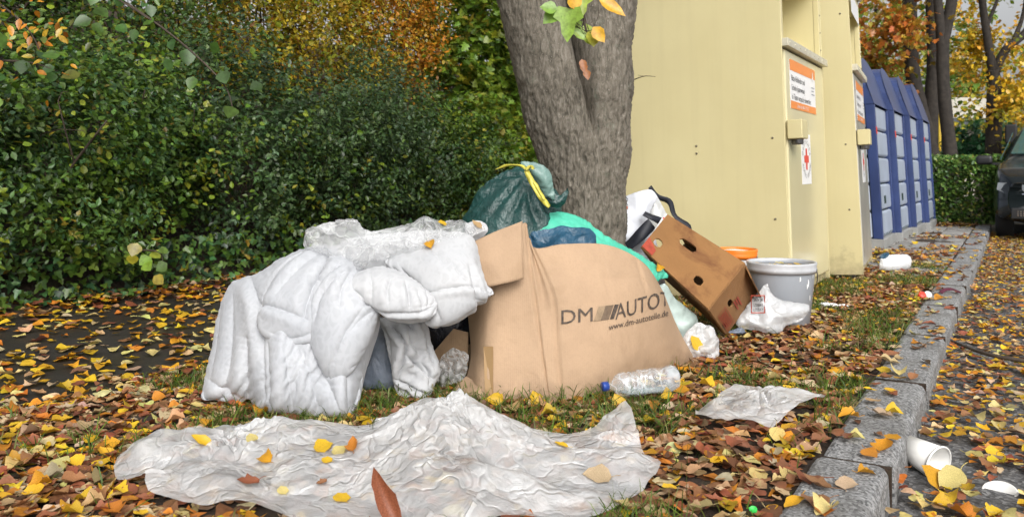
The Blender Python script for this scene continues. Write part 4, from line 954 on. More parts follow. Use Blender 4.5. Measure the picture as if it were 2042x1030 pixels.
far_tree('autumn_tree', 'forked pale tree with a golden crown at the right edge',
         [([(1981, 380, 20), (1981, 280, 20), (1983, 180, 20), (1979, 140, 20)], .2, .15), ([(1979, 145, 20), (1970, 80, 20), (1958, 0, 20), (1950, -120, 20)], .11, .07), ([(1981, 150, 20), (2005, 100, 20), (2040, 70, 20), (2075, 20, 20)], .11, .07), ([(1965, 60, 20), (1985, 10, 20), (2010, -60, 20)], .05, .03), ([(2015, 95, 20), (2040, 30, 20), (2050, -50, 20)], .06, .03)],
         [(2020, 210, 19.5, 1.1, .8), (2060, 120, 20, 1.3, 1.2), (1985, -60, 20, 1.8, .9), (2080, 260, 19, 1., 1.2), (1945, 100, 20.5, .5, 1.2)], GOLD, 3, .11, .045, n=105)
for i, (px, py, Y, rx, rz, pal, lb) in enumerate([(1770, 150, 27, 3.4, 4.2, LIME, 'green yellow tree far behind the blue containers'), (1925, 170, 34, 2.0, 3.8, LIME + GOLD, 'far yellow-green tree between the trunks'),
        (2040, 230, 36, 3.8, 3.2, GOLD, 'far golden tree at the right edge'), (1850, 240, 38, 4.6, 3.4, LIME, 'far green tree behind the bus stop'), (1690, 60, 30, 4, 5, YEL, 'far yellowish tree hidden behind the cream bins'), (1990, 280, 42, 6, 2.6, LIME, 'far low green tree behind the black car')]):
    b = P(px, py, Y); far_tree('far_tree', lb, [([(px, HOR + CH * FPX / Y, Y), (px + 3, py + 40, Y), (px, py, Y)], .28, .12)], [(px, py, Y, rx, rz)], pal, 30 + i, .2, .085, n=300, per=7)
shr = empty('green_bush', P(1962, 375, 22) * [1, 1, 0], 'dark green bush beyond the trimmed hedge, left of the golden tree', 'bush')
V, F, C = shrub_leaves(P(1958, 300, 22), (.9, .9, .75), 330, 8, .13, .05, 'ovate', [((.03, .12, .05), 3), ((.05, .17, .06), 2)], 501, shell=.7); obj('foliage', V, F, M['leaf'], shr, False, C)
stems(np.array([shr.location.x, shr.location.y, -.05]), [P(1950, 310, 22), P(1966, 305, 22)], .02, 4).build('stem', M['twig'], shr, True)
# bus stop sign and its shelter far away
M['yel'] = plain('yellow_sign', (.75, .5, .03), .4, .05); M['sgreen'] = plain('green_sign', (.03, .12, .05), .4); M['pale'] = plain('pale_render', (.5, .47, .4), .7, .1); M['dk'] = plain('dark_roof', (.06, .07, .08), .6)
p0 = P(1874, 300, 24) * [1, 1, 0]; e = empty('bus_stop_sign', p0 + [0, 0, -.16], 'round green and yellow bus stop sign on a pole between the far trunks', 'sign')
MB().tube([p0 + [0, 0, -.2], p0 + [0, 0, 3.0]], .035, 10).build('pole', M['yel'], e, True)
q = Vector((-.5, -.86, 0)).to_track_quat('Z', 'Y').to_matrix().to_4x4(); q.translation = Vector((p0[0] - .1, p0[1] - .06, 2.75)); MB().lathe([(.0005, .0), (.27, .0), (.27, .03), (.0005, .03)], 24, q).build('disc', M['sgreen'], e)
MB().lathe([(.0005, .033), (.2, .033), (.2, .036), (.0005, .036)], 24, q).build('disc_centre', M['yel'], e)
c = P(1876, 330, 30) * [1, 1, 0]; e = empty('bus_shelter', c + [0, 0, -.16], 'pale shelter with a dark roof edge, half hidden behind the dark trunks', 'shelter')
for dx in (-.9, .9): MB().box(c + [dx, 0, 1.0], (.35, .35, 2.4)).build('pillar', M['pale'], e)
MB().box(c + [0, 0, 2.35], (2.6, 1.6, .35)).build('roof', M['dk'], e); MB().box(c + [0, 0, 2.9], (2.5, 1.5, .7)).build('fascia', M['pale'], e); MB().box(c + [0, .7, 1.], (1.7, .06, 2.2)).build('rear_wall', M['dk'], e)

# ------------------------------------------------------------------ the rubbish
M['duvet'] = fabric('grey_white_damask', (.43, .44, .46), .08)
M['pillow'] = fabric('white_ticking', (.46, .465, .475), .07)
M['cloth'] = fabric('white_cotton', (.5, .505, .515), .03)
M['film'] = film('clear_film', lo=.46, hi=.9, wr=.7, scale=4, rough=.1)
M['film2'] = film('thin_clear_film', lo=.08, hi=.42, wr=.7, scale=6, rough=.1)
M['bluebag'] = poly_bag('dull_blue_translucent_film', (.2, .24, .31), .25, .8)
M['blackbag'] = poly_bag('black_film', (.012, .012, .018), .25)
M['greenbag'] = poly_bag('dark_green_film', (.012, .055, .05), .24, wr=.6, trans=.04)
M['tealbag'] = poly_bag('pale_teal_film', (.16, .27, .24), .35, wr=.3)
M['mint'] = poly_bag('mint_film', (.10, .62, .43), .38, wr=.28, var=.18, trans=.25)
M['petrol'] = poly_bag('petrol_blue_film', (.02, .085, .15), .3, wr=.5)
M['whitebag'] = film('milky_white_film', (.84, .86, .88), .55, .88, .16, 5, .4, .3)
M['pale_bag'] = poly_bag('pale_mint_white_film', (.55, .66, .62), .34, .9, .25, .35, .25)
M['woven'] = poly_bag('white_woven_bag', (.66, .68, .73), .45, 1, .05, .25, .08)
M['ytie'] = poly_bag('yellow_drawstring', (.62, .56, .08), .4, wr=.2)
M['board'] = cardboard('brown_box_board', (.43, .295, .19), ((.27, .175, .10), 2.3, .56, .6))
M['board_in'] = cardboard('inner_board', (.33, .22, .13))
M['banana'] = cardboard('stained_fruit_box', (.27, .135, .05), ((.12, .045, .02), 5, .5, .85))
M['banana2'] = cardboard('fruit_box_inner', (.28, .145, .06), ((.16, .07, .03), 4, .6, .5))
M['tape'] = plain('brown_tape', (.36, .23, .11), .25, .1)
M['navyc'] = plain('navy_strap', (.012, .014, .022), .6, .3, 30)
M['purple'] = plain('purple_cloth', (.16, .05, .4), .6, .2); M['orangec'] = plain('orange_cloth', (.75, .16, .03), .6, .2)
Z0 = ground_col(.012)
# --- bedding
dA = lambda x, y: 2.68 + .0011 * np.maximum(0, 560 - x) + (840 - y) * .0008
fA = lambda x, y: np.clip((y - 520) / 200, 0, 1) * (.020 * np.sin(x / 24. + .004 * (y - 600)) + .008 * np.sin(x / 11. + 1 + y * .006))
duv = inflate('duvet', [(400, 792), (404, 755), (418, 690), (430, 620), (452, 562), (480, 545), (520, 525), (560, 500), (605, 482), (650, 475), (705, 500), (750, 560), (762, 625), (740, 690), (722, 760), (706, 820), (690, 839), (640, 844), (580, 834), (520, 827), (492, 798), (440, 806), (412, 803)],
              dA, .13, M['duvet'], h=.0105, press=1.2, scale=1.04, aniso=(1.13, 1.0), steps=50, folds=fA, face_pin=.08, pin=.3, bend=.16, key='duvet', wr=(lines((9, .024, [(497, 545), (513, 604), (519, 648), (527, 735), (532, 822)]), (12, .014, [(464, 583), (461, 680), (451, 778)]), (8, .016, [(494, 670), (490, 740), (489, 795)]), (6, .014, [(535, 680), (538, 735), (543, 822)]), (13, .010, [(597, 690), (614, 735), (635, 815)]), (11, .008, [(568, 700), (576, 750), (584, 830)]), (13, .012, [(640, 740), (665, 790), (684, 835)]), (9, .012, [(412, 752), (450, 775), (488, 800)]), (9, .010, [(440, 600), (433, 680), (420, 760)]), (8, .010, [(700, 690), (690, 750), (692, 825)])), crease(86, 60, .003, 9, 2)), fine=2, subs=0, col=Z0, seed=1)
tag(duv, 'grey-white patterned duvet hanging in folds to the ground at the left of the heap', 'duvet')
lump = inflate('rolled_duvet', [(514, 640), (520, 585), (545, 530), (600, 490), (650, 492), (692, 535), (694, 600), (688, 645), (662, 674), (620, 682), (570, 674), (530, 662)], lambda x, y: 2.70 + (690 - y) * .0009, .10, M['duvet'], h=.0095, press=4, scale=1.09, pin=.2, crumple=.012, cs=14, key='rolled', wr=(lines((7, .026, [(514, 630), (535, 655), (575, 668), (612, 664), (650, 655)]), (7, .014, [(518, 616), (543, 598), (587, 606), (625, 622)]), (10, .016, [(608, 487), (565, 525), (530, 580), (521, 615)]), (9, .018, [(668, 515), (632, 568), (616, 622)]), (12, .010, [(640, 500), (600, 540), (570, 580)]), (8, .012, [(690, 550), (660, 600), (650, 640)]), (7, .008, [(560, 640), (600, 648), (640, 636)])), crease(-55, 40, .003, 5, 6)), fine=2, subs=0, seed=2, g=(0, 0, -2))
tag(lump, 'rolled bulge of grey-white duvet lying over the hanging duvet', 'duvet')
pc = inflate('pillow', [(612, 640), (618, 590), (640, 540), (660, 505), (705, 520), (742, 585), (758, 603), (748, 655), (722, 710), (692, 748), (668, 783), (654, 755), (634, 715), (616, 680)], lambda x, y: 2.64 + (780 - y) * .0006, .085, M['duvet'], h=.0095, press=6, scale=1.08, pin=.3, crumple=.008, key='pillowc', wr=(lines((7, .020, [(684, 530), (640, 568), (622, 604), (616, 650)]), (6, .014, [(692, 545), (655, 583), (643, 630)]), (6, .012, [(703, 537), (686, 580), (684, 610)]), (8, .008, [(730, 600), (690, 660), (665, 740)]), (7, .008, [(755, 610), (725, 625), (700, 650)]), (6, .008, [(665, 775), (660, 735), (668, 700)])), radial(757, 603, 4, .012, 50, 3), radial(668, 780, 4, .010, 50, 4)), fine=2, subs=0, seed=3, g=(0, 0, -2), folds=lambda x, y: -.012 * np.sin((x - y * .45) / 11.) * np.clip((640 - y) / 80, 0, 1))
tag(pc, 'plump white pillow with its corner pointing down in the middle of the bedding', 'pillow')
pdl = inflate('pillow', [(686, 592), (690, 560), (715, 535), (760, 523), (805, 535), (842, 560), (870, 592), (866, 624), (830, 634), (780, 631), (745, 614), (718, 602)], lambda x, y: 2.70 + (630 - y) * .0008, .085, M['pillow'], h=.0095, press=6, scale=1.09, pin=.25, crumple=.006, key='pillowd', wr=(lines((4, .014, [(690, 594), (728, 602), (761, 616), (793, 615), (837, 613), (860, 600)]), (5, .014, [(808, 560), (814, 585), (816, 606)]), (5, .012, [(830, 578), (836, 596), (838, 612)]), (5, .010, [(782, 555), (778, 578), (780, 598)]), (5, .010, [(848, 575), (850, 590), (846, 606)]), (6, .008, [(740, 540), (750, 570), (748, 600)]), (5, .008, [(700, 575), (720, 580), (735, 592)])), radial(870, 600, 6, .012, 40, 5), radial(690, 590, 5, .010, 40, 6)), fine=2, subs=0, seed=4, g=(0, 0, -2), folds=lambda x, y: .012 * np.sin((x + y * .5) / 10.) * np.clip((x - 760) / 80, 0, 1))
tag(pdl, 'small folded white pillow between the pointed pillow and the right-hand pillow', 'pillow')
pe = inflate('pillow', [(765, 522), (800, 492), (850, 470), (905, 458), (945, 470), (962, 525), (972, 560), (988, 586), (962, 592), (945, 608), (920, 627), (880, 642), (848, 640), (838, 600), (826, 568), (795, 548)], lambda x, y: 2.76 + (640 - y) * .0008, .115, M['pillow'], h=.0095, press=6, scale=1.1, pin=.3, crumple=.008, key='pillowe', wr=(lines((6, .024, [(772, 530), (800, 555), (831, 583), (850, 608)]), (5, .016, [(793, 530), (815, 552), (840, 574)]), (5, .014, [(812, 532), (830, 555), (850, 578)]), (4, .012, [(846, 578), (891, 568), (932, 565), (955, 575)]), (5, .016, [(927, 535), (938, 580), (951, 602)]), (5, .012, [(945, 525), (956, 552), (970, 576)]), (6, .010, [(895, 525), (910, 545), (926, 562)]), (6, .008, [(870, 590), (880, 615), (878, 635)]), (5, .010, [(958, 570), (965, 582), (975, 588)]), (7, .008, [(850, 500), (880, 520), (900, 550)])), radial(985, 585, 6, .012, 45, 7)), fine=2, subs=0, seed=5, g=(0, 0, -2), folds=lambda x, y: .016 * np.sin((x - .9 * y) / 10.) * np.clip((870 - x) / 70, 0, 1) * np.clip((x - 780) / 30, 0, 1))
tag(pe, 'big white pillow resting against the large cardboard box', 'pillow')
cf = inflate('white_sheet', [(752, 632), (800, 622), (850, 632), (864, 680), (880, 730), (870, 760), (856, 792), (820, 799), (796, 792), (780, 750), (770, 700), (762, 660)], lambda x, y: 2.90 + (800 - y) * .0005, .06, M['cloth'], h=.0085, press=1.5, scale=1.10, pin=.25, crumple=.04, cs=14, key='sheet', wr=(lines((5, .030, [(779, 645), (795, 663), (811, 689), (803, 725), (795, 752)]), (5, .026, [(811, 703), (833, 725), (862, 752)]), (4, .024, [(792, 752), (824, 770), (853, 785)]), (5, .016, [(824, 630), (846, 658), (856, 700), (866, 736)]), (5, .016, [(764, 652), (775, 689), (778, 734)]), (5, .014, [(785, 640), (810, 645), (830, 665)]), (5, .012, [(815, 655), (820, 680), (835, 700)]), (4, .012, [(800, 770), (815, 782), (825, 795)]), (4, .010, [(840, 720), (852, 740), (856, 770)])), crumple_f(30, .006, 77, 4)), fine=2, subs=0, seed=6, col=Z0, folds=lambda x, y: .03 * np.sin((x * .8 + y * .35) / 12.), face_pin=.04)
tag(cf, 'crumpled white cotton sheet hanging below the folded pillow', 'sheet')
bb = inflate('blue_grey_bag', [(690, 690), (715, 640), (760, 625), (800, 660), (815, 730), (812, 785), (760, 800), (735, 806), (705, 802), (690, 760)], lambda x, y: 2.98 + (800 - y) * .0004, .06, M['bluebag'], h=.016, press=2, scale=1.06, crumple=.03, key='bluebag', wr=(crease(86, 18, .014, 8, 19),), seed=7, col=Z0, folds=lambda x, y: .015 * np.sin(x / 6.))
tag(bb, 'dull blue see-through bag between the duvet and the white sheet', 'bag')
kb = inflate('black_bag', [(840, 640), (870, 600), (930, 590), (950, 660), (945, 738), (900, 745), (850, 740)], 3.24, .08, M['blackbag'], h=.018, press=3, scale=1.07, crumple=.02, seed=8, col=Z0)
tag(kb, 'black rubbish bag in the shadow under the right-hand pillow', 'bag')
e2 = inflate('pillow', [(668, 500), (690, 470), (760, 455), (850, 448), (930, 462), (935, 500), (905, 545), (830, 580), (760, 575), (700, 560), (670, 530)], lambda x, y: 2.98 + (560 - y) * .0004, .10, M['pillow'], h=.013, press=6, scale=1.08, pin=.25, seed=10, g=(0, 0, -2), wr=(crease(30, 40, .012, 5, 40),), fine=1)
tag(e2, 'white pillow lying under the clear plastic film', 'pillow')
tp = inflate('plastic_film', [(606, 492), (610, 460), (640, 440), (680, 428), (715, 432), (740, 450), (790, 446), (840, 437), (900, 434), (950, 444), (975, 455), (940, 478), (905, 494), (860, 508), (800, 512), (745, 522), (700, 534), (660, 508)], lambda x, y: 2.84 + (520 - y) * .0012, .075, M['film2'], h=.0095, press=2.5, scale=1.13, pin=.35, crumple=.045, cs=16, split=16, key='topfilm', wr=(crumple_f(75, .042, 20, 4), crumple_f(34, .014, 21, 4)), fine=1, seed=9, g=(0, 0, -1), smooth=True, subs=1, bend=.03, face_pin=.08)
tag(tp, 'crumpled clear plastic film lying on top of the pillows', 'film')
wb = inflate('white_cloth', [(925, 445), (945, 436), (965, 440), (975, 458), (955, 480), (930, 475)], 2.95, .03, M['cloth'], h=.012, press=3, scale=1.08, seed=19, sp=2)
tag(wb, 'little white cloth end poking out beside the box flap', 'cloth')
# --- big cardboard box
def card_box():
    e = empty('cardboard_box', G(1150, 800), 'large brown car-parts cardboard box with dark lettering in front of the tree', 'box')
    cols = [[(928, 585, 3.14), (936, 660, 3.10), (938, 715, 3.06), (925, 768, 3.02)],
            [(975, 570, 2.97), (972, 650, 2.93), (968, 725, 2.90), (962, 801, 2.865)],
            [(1043, 446, 3.02), (1048, 570, 2.95), (1062, 690, 2.90), (1078, 803, 2.855)],
            [(1062, 492, 3.03), (1098, 590, 2.955), (1102, 700, 2.90), (1110, 803, 2.855)],
            [(1125, 486, 3.06), (1165, 590, 2.97), (1178, 700, 2.92), (1185, 793, 2.92)],
            [(1215, 489, 3.09), (1240, 590, 3.03), (1255, 690, 3.02), (1265, 772, 3.06)],
            [(1285, 525, 3.20), (1308, 600, 3.17), (1325, 680, 3.2), (1335, 742, 3.28)],
            [(1322, 580, 3.36), (1345, 640, 3.38), (1368, 690, 3.42), (1385, 718, 3.5)],
            [(1318, 575, 3.6), (1340, 630, 3.62), (1365, 680, 3.64), (1385, 700, 3.66)]]
    nr, nc = 46, 110; T = np.linspace(0, 1, nr)
    C = np.array([catmull(np.array([P(*q) for q in c]), nr) for c in cols])          # cols, rows, 3
    g = np.array([catmull(C[:, r_], nc) for r_ in range(nr)])                          # rows, cols, 3
    s = np.linspace(0, 8, nc)[None, :]; t = T[:, None]
    off = .018 * np.exp(-((s - 2.15 - .35 * t) / .07) ** 2) * (1 - .5 * t) + .012 * np.exp(-((s - 3.0 - .2 * t) / .05) ** 2) - .02 * np.exp(-((s - 3.3) / .45) ** 2 - ((t - .25) / .3) ** 2)
    off = off + .03 * np.exp(-((s - 2.55 - .25 * t) / .26) ** 2) * np.clip(1 - t / .6, 0, 1)
    off = off + .008 * np.exp(-((s - 4.7) / .04) ** 2) * np.clip((.42 - t) * 8, 0, 1) + .007 * np.exp(-((t - .22 - .02 * np.sin(s * 3)) / .012) ** 2) * (s > 3.2) * (s < 6.2) + .004 * fbm(np.stack([s + 0 * t, t * 4 + 0 * s, 0 * s + 0 * t], -1) * 1.6, 3, 4)
    off = off + .012 * np.exp(-((s - 5.75 + .2 * t) / .04) ** 2) * (t < .3); g[..., 1] += off; g[..., 2] = np.maximum(g[..., 2], .008)
    i, j = np.meshgrid(np.arange(nr - 1), np.arange(nc - 1), indexing='ij'); k = (i * nc + j).ravel(); F = np.stack([k, k + nc, k + nc + 1, k + 1], 1)
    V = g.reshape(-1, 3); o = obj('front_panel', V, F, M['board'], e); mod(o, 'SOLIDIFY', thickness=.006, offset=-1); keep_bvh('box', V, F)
    OUT['box'] = np.array([(930, 590), (975, 560), (1043, 446), (1062, 490), (1215, 489), (1285, 525), (1330, 590), (1390, 716), (1265, 774), (1110, 806), (962, 803), (905, 785), (925, 760)], float)
    bk = np.array([g[-1, 0], g[-1, -1], g[0, -1] + [0, .05, -.05], g[0, 0] + [0, .1, 0]]) + [0, .12, 0]
    o = obj('back_panel', bk, [(0, 1, 2, 3)], M['board_in'], e); mod(o, 'SOLIDIFY', thickness=.006)
    # folded-out flap
    fl = np.array([[P(934, 487, 2.93), P(985, 463, 2.94), P(1041, 441, 2.985)], [P(948, 530, 2.90), P(990, 512, 2.90), P(1042, 500, 2.945)], [P(974, 572, 2.885), P(1005, 565, 2.88), P(1043, 556, 2.92)]])
    a = np.array([catmull(fl[q], 16) for q in range(3)]); a = np.array([catmull(a[:, q], 14) for q in range(16)]).transpose(1, 0, 2); m = 16
    i, j = np.meshgrid(np.arange(13), np.arange(15), indexing='ij'); k = (i * m + j).ravel(); F = np.stack([k, k + m, k + m + 1, k + 1], 1); a[..., 1] += .004 * fbm(a * 20, 2, 1)
    o = obj('flap', a.reshape(-1, 3), F, M['board'], e); mod(o, 'SOLIDIFY', thickness=.007, offset=0)
    # torn corner spread on the ground
    q = [P(903, 784, 2.93) * [1, 1, 0] + [0, 0, .02], P(930, 765, 3.0) * [1, 1, 0] + [0, 0, .05], P(962, 770, 2.9), P(964, 801, 2.86), P(940, 800, 2.87) * [1, 1, 0] + [0, 0, .018]]
    o = obj('torn_corner', q, [tuple(range(5))], M['board'], e, False); mod(o, 'SOLIDIFY', thickness=.005)
    def printed(name, pts, F, mat, lift=.0035):
        V = []
        for (x, y) in pts:
            h = on_thing(['box'], x, y)
            for k_ in range(40):
                if h is not None: break
                x += (1150 - x) * .02; y += (680 - y) * .02; h = on_thing(['box'], x, y)
            d = (Vector((0, 0, CH)) - h[0]).normalized(); nn = h[1] if h[1].dot(d) > 0 else -h[1]; V.append(h[0] + nn * lift)
        o_ = obj(name, V, F, mat, e, False)
        return tag(o_, kind='stuff') if name == 'lettering' else o_
    def line(s, x0, y0, x1, y1, hgt, sx=None, cut=None):
        V, F = text_geo(s, 1.); w_ = V[:, 0].max(); hc = .70; pts = []
        for p in V:
            f = p[0] / w_; pts.append((x0 + (x1 - x0) * f, y0 + (y1 - y0) * f - p[1] / hc * hgt))
        return pts, F
    for (s_, a_) in (('DM', (1116, 646, 1181, 640, 28)), ('AUTOT', (1226, 637, 1334, 607, 31))): pts, F = line(s_, *a_); printed('lettering', pts, F, M['inkb'])
    pts, F = line('www.dm-autoteile.de', 1213, 658, 1331, 629, 12.5); printed('lettering', pts, F, M['inkb'])
    for k_, (x, wd, mt) in enumerate([(1183, 7, 'ink3'), (1190, 7, 'ink3'), (1197, 7, 'ink2'), (1204, 9, 'ink2'), (1215, 8, 'inkb')]):
        y = 640 - (x - 1183) * .12; printed('stripe_mark', [(x, y), (x + wd, y - 1), (x + wd + 10, y - 30), (x + 10, y - 29)], [(0, 1, 2, 3)], M[mt])
    printed('tape', [(966, 690), (984, 690), (984, 795), (964, 798)], [(0, 1, 2, 3)], M['tape'], .004)
M['inkb'] = plain('box_print', (.075, .055, .042), .75, .6, 70); M['ink2'] = plain('box_print_mid', (.14, .095, .06), .7, .2, 60); M['ink3'] = plain('box_print_pale', (.27, .19, .115), .7, .2, 60)
card_box()
cb = inflate('clear_bag', [(868, 765), (872, 715), (890, 695), (915, 690), (934, 705), (932, 740), (915, 764)], 3.05, .04, M['film2'], h=.009, press=2, scale=1.1, crumple=.03, cs=20, seed=12, col=Z0, split=16, wr=(crumple_f(24, .03, 60, 6),))
tag(cb, 'clear crumpled plastic bag in the dark gap left of the large box', 'bag')
a = np.array([P(866, 700, 3.16), P(905, 655, 3.14), P(934, 662, 3.12), P(934, 745, 3.12), P(880, 748, 3.15)]); o = obj('cardboard_scrap', a, [tuple(range(5))], M['board_in'], None, False); mod(o, 'SOLIDIFY', thickness=.006)
tag(o, 'brown cardboard scrap standing behind the clear bag in the dark gap', 'cardboard')
# --- tied bags behind the box
KX, KY = 1050, 338
def gather(x, y):
    a = np.arctan2(y - KY, x - KX); r_ = np.hypot(x - KX, y - KY); return .020 * np.sin(a * 17 + .02 * r_) * np.exp(-((r_ - 35) / 45) ** 2) + .012 * np.sin(a * 9 + 1) * np.exp(-r_ / 120)
e = empty('green_bag', G(1010, 712), 'dark green rubbish bag with yellow drawstring leaning on the tree', 'bag')
inflate('bag_body', [(905, 470), (922, 425), (940, 390), (962, 358), (1000, 336), (1040, 322), (1070, 332), (1100, 362), (1118, 385), (1122, 420), (1128, 520), (1100, 640), (1000, 700), (920, 670), (898, 560)], 3.56, .15, M['greenbag'], h=.0115, press=5, scale=1.08, pin=.3, parent=e, folds=gather, key='green', wr=(radial(1050, 340, 8, .05, 110, 8), crease(-32, 26, .014, 7, 23), crease(14, 12, .006, 7, 24)), seed=13, bend=.05)
inflate('bag_neck', [(1046, 338), (1036, 322), (1058, 320), (1075, 322), (1098, 338), (1105, 370), (1108, 398), (1086, 388), (1062, 352)], 3.40, .03, M['tealbag'], h=.010, press=3, scale=1.12, crumple=.03, parent=e, seed=14, sp=2)
inflate('bag_ear', [(1088, 400), (1098, 378), (1118, 386), (1134, 372), (1131, 396), (1120, 412), (1100, 412)], 3.42, .02, M['greenbag'], h=.010, press=3, scale=1.15, crumple=.03, parent=e, seed=15, sp=2)
def ribbon(pts, wd, mat, name, par, tw=0., thick=.002):
    q = catmull(pts, 22); V = []
    for i in range(22):
        t = q[min(i + 1, 21)] - q[max(i - 1, 0)]; t /= np.linalg.norm(t); s = np.cross(t, [math.sin(tw * i / 21), -1, .3 + math.cos(tw * i)]); s /= np.linalg.norm(s); V += [q[i] - s * wd / 2, q[i] + [0, -.003, 0], q[i] + s * wd / 2]
    F = [(3 * i + j, 3 * i + j + 1, 3 * i + j + 4, 3 * i + j + 3) for i in range(21) for j in (0, 1)]; o = obj(name, V, F, mat, par); mod(o, 'SOLIDIFY', thickness=thick); return o
ribbon([P(1050, 340, 3.37), P(1060, 362, 3.35), P(1078, 392, 3.34), P(1096, 412, 3.34)], .022, M['ytie'], 'drawstring', e, .6)
ribbon([P(1050, 341, 3.37), P(1070, 370, 3.345), P(1086, 398, 3.335)], .014, M['ytie'], 'drawstring', e, .9)
ribbon([P(1050, 340, 3.37), P(1040, 331, 3.38), P(1010, 330, 3.42), P(988, 337, 3.46)], .012, M['ytie'], 'drawstring', e, .3)
ribbon([P(1048, 338, 3.36), P(1058, 332, 3.36), P(1064, 337, 3.35)], .014, M['ytie'], 'drawstring', e, .3)
mi = inflate('mint_bag', [(1032, 440), (1058, 416), (1105, 411), (1160, 424), (1210, 458), (1262, 488), (1310, 524), (1334, 552), (1300, 562), (1280, 600), (1250, 680), (1150, 720), (1070, 700), (1030, 600)], lambda x, y: 3.50 + np.clip(x - 1200, 0, 200) * .0008, .07, M['mint'], h=.0105, press=5, scale=1.07, pin=.35, key='mint', wr=(crease(34, 16, .014, 9, 25), crease(26, 7, .004, 8, 26)), seed=16, folds=lambda x, y: .012 * np.sin((y - .55 * x) / 6.5), bend=.06)
tag(mi, 'bright mint green rubbish bag between the large box and the tree', 'bag')
pb = inflate('petrol_bag', [(1042, 484), (1060, 460), (1100, 447), (1150, 445), (1184, 458), (1192, 500), (1195, 620), (1170, 730), (1080, 730), (1046, 600)], 3.27, .07, M['petrol'], h=.013, press=4, scale=1.10, pin=.35, crumple=.02, cs=16, split=16, key='petrol', wr=(crumple_f(30, .020, 27, 5), crease(-12, 12, .010, 5, 28)), seed=17, bend=.05)
tag(pb, 'petrol blue plastic bag bulging out of the large box', 'bag')
# --- woven shopping bag behind the fruit box
e = empty('shopping_bag', G(1275, 652), 'white woven shopping bag with dark straps between the trunk and the fruit box', 'bag')
inflate('bag_body', [(1205, 400), (1240, 388), (1268, 380), (1296, 374), (1312, 392), (1300, 420), (1300, 450), (1312, 480), (1330, 560), (1320, 650), (1230, 652), (1205, 560)], 4.27, .09, M['woven'], h=.018, press=4, scale=1.05, pin=.4, parent=e, key='woven', wr=(crumple_f(50, .016, 29, 5),), seed=18, folds=lambda x, y: .012 * np.sin((x - y * .4) / 17.))
inflate('lining', [(1298, 378), (1312, 390), (1330, 420), (1344, 442), (1325, 470), (1300, 470), (1288, 440), (1290, 400)], 4.30, .05, M['whitebag'], h=.016, press=4, scale=1.1, crumple=.03, parent=e, seed=20, key='lining')
ribbon([P(1250, 492, 4.14), P(1275, 470, 4.12), P(1300, 445, 4.14)], .06, M['navyc'], 'band', e, .1)
ribbon([P(1284, 425, 4.17), P(1300, 433, 4.16), P(1316, 440, 4.2)], .035, M['navyc'], 'band', e, .1)
ribbon([P(1296, 372, 4.3), P(1310, 392, 4.31), P(1335, 402, 4.33), P(1346, 430, 4.33), P(1372, 450, 4.3), P(1380, 470, 4.25)], .03, M['navyc'], 'handle', e, .5)
ribbon([P(1296, 480, 4.06), P(1312, 455, 4.05), P(1326, 435, 4.06)], .018, M['red'], 'band', e, .1)
ribbon([P(1291, 483, 4.055), P(1307, 458, 4.045), P(1322, 436, 4.055)], .012, M['paper'], 'band', e, .1)
V, F = text_geo('XXL', .055); lt = []
for p in V:
    h = on_thing(['woven'], 1249 - p[1] / .04 * 12 + 3, 386 + p[0] / .04 * 12); lt.append((h[0] + Vector((0, -.004, 0))) if h else P(1245, 395, 4.17))
tag(obj('lettering', lt, F, M['ink'], e, False), kind='stuff')
h = on_thing(['woven'], 1247, 414); MB().lathe([(.0005, .004), (.01, .003), (.012, 0)], 12, Matrix.Translation(h[0] + Vector((0, -.004, 0))) @ Matrix.Rotation(math.pi / 2, 4, 'X')).build('eyelet', M['orangec'], e)
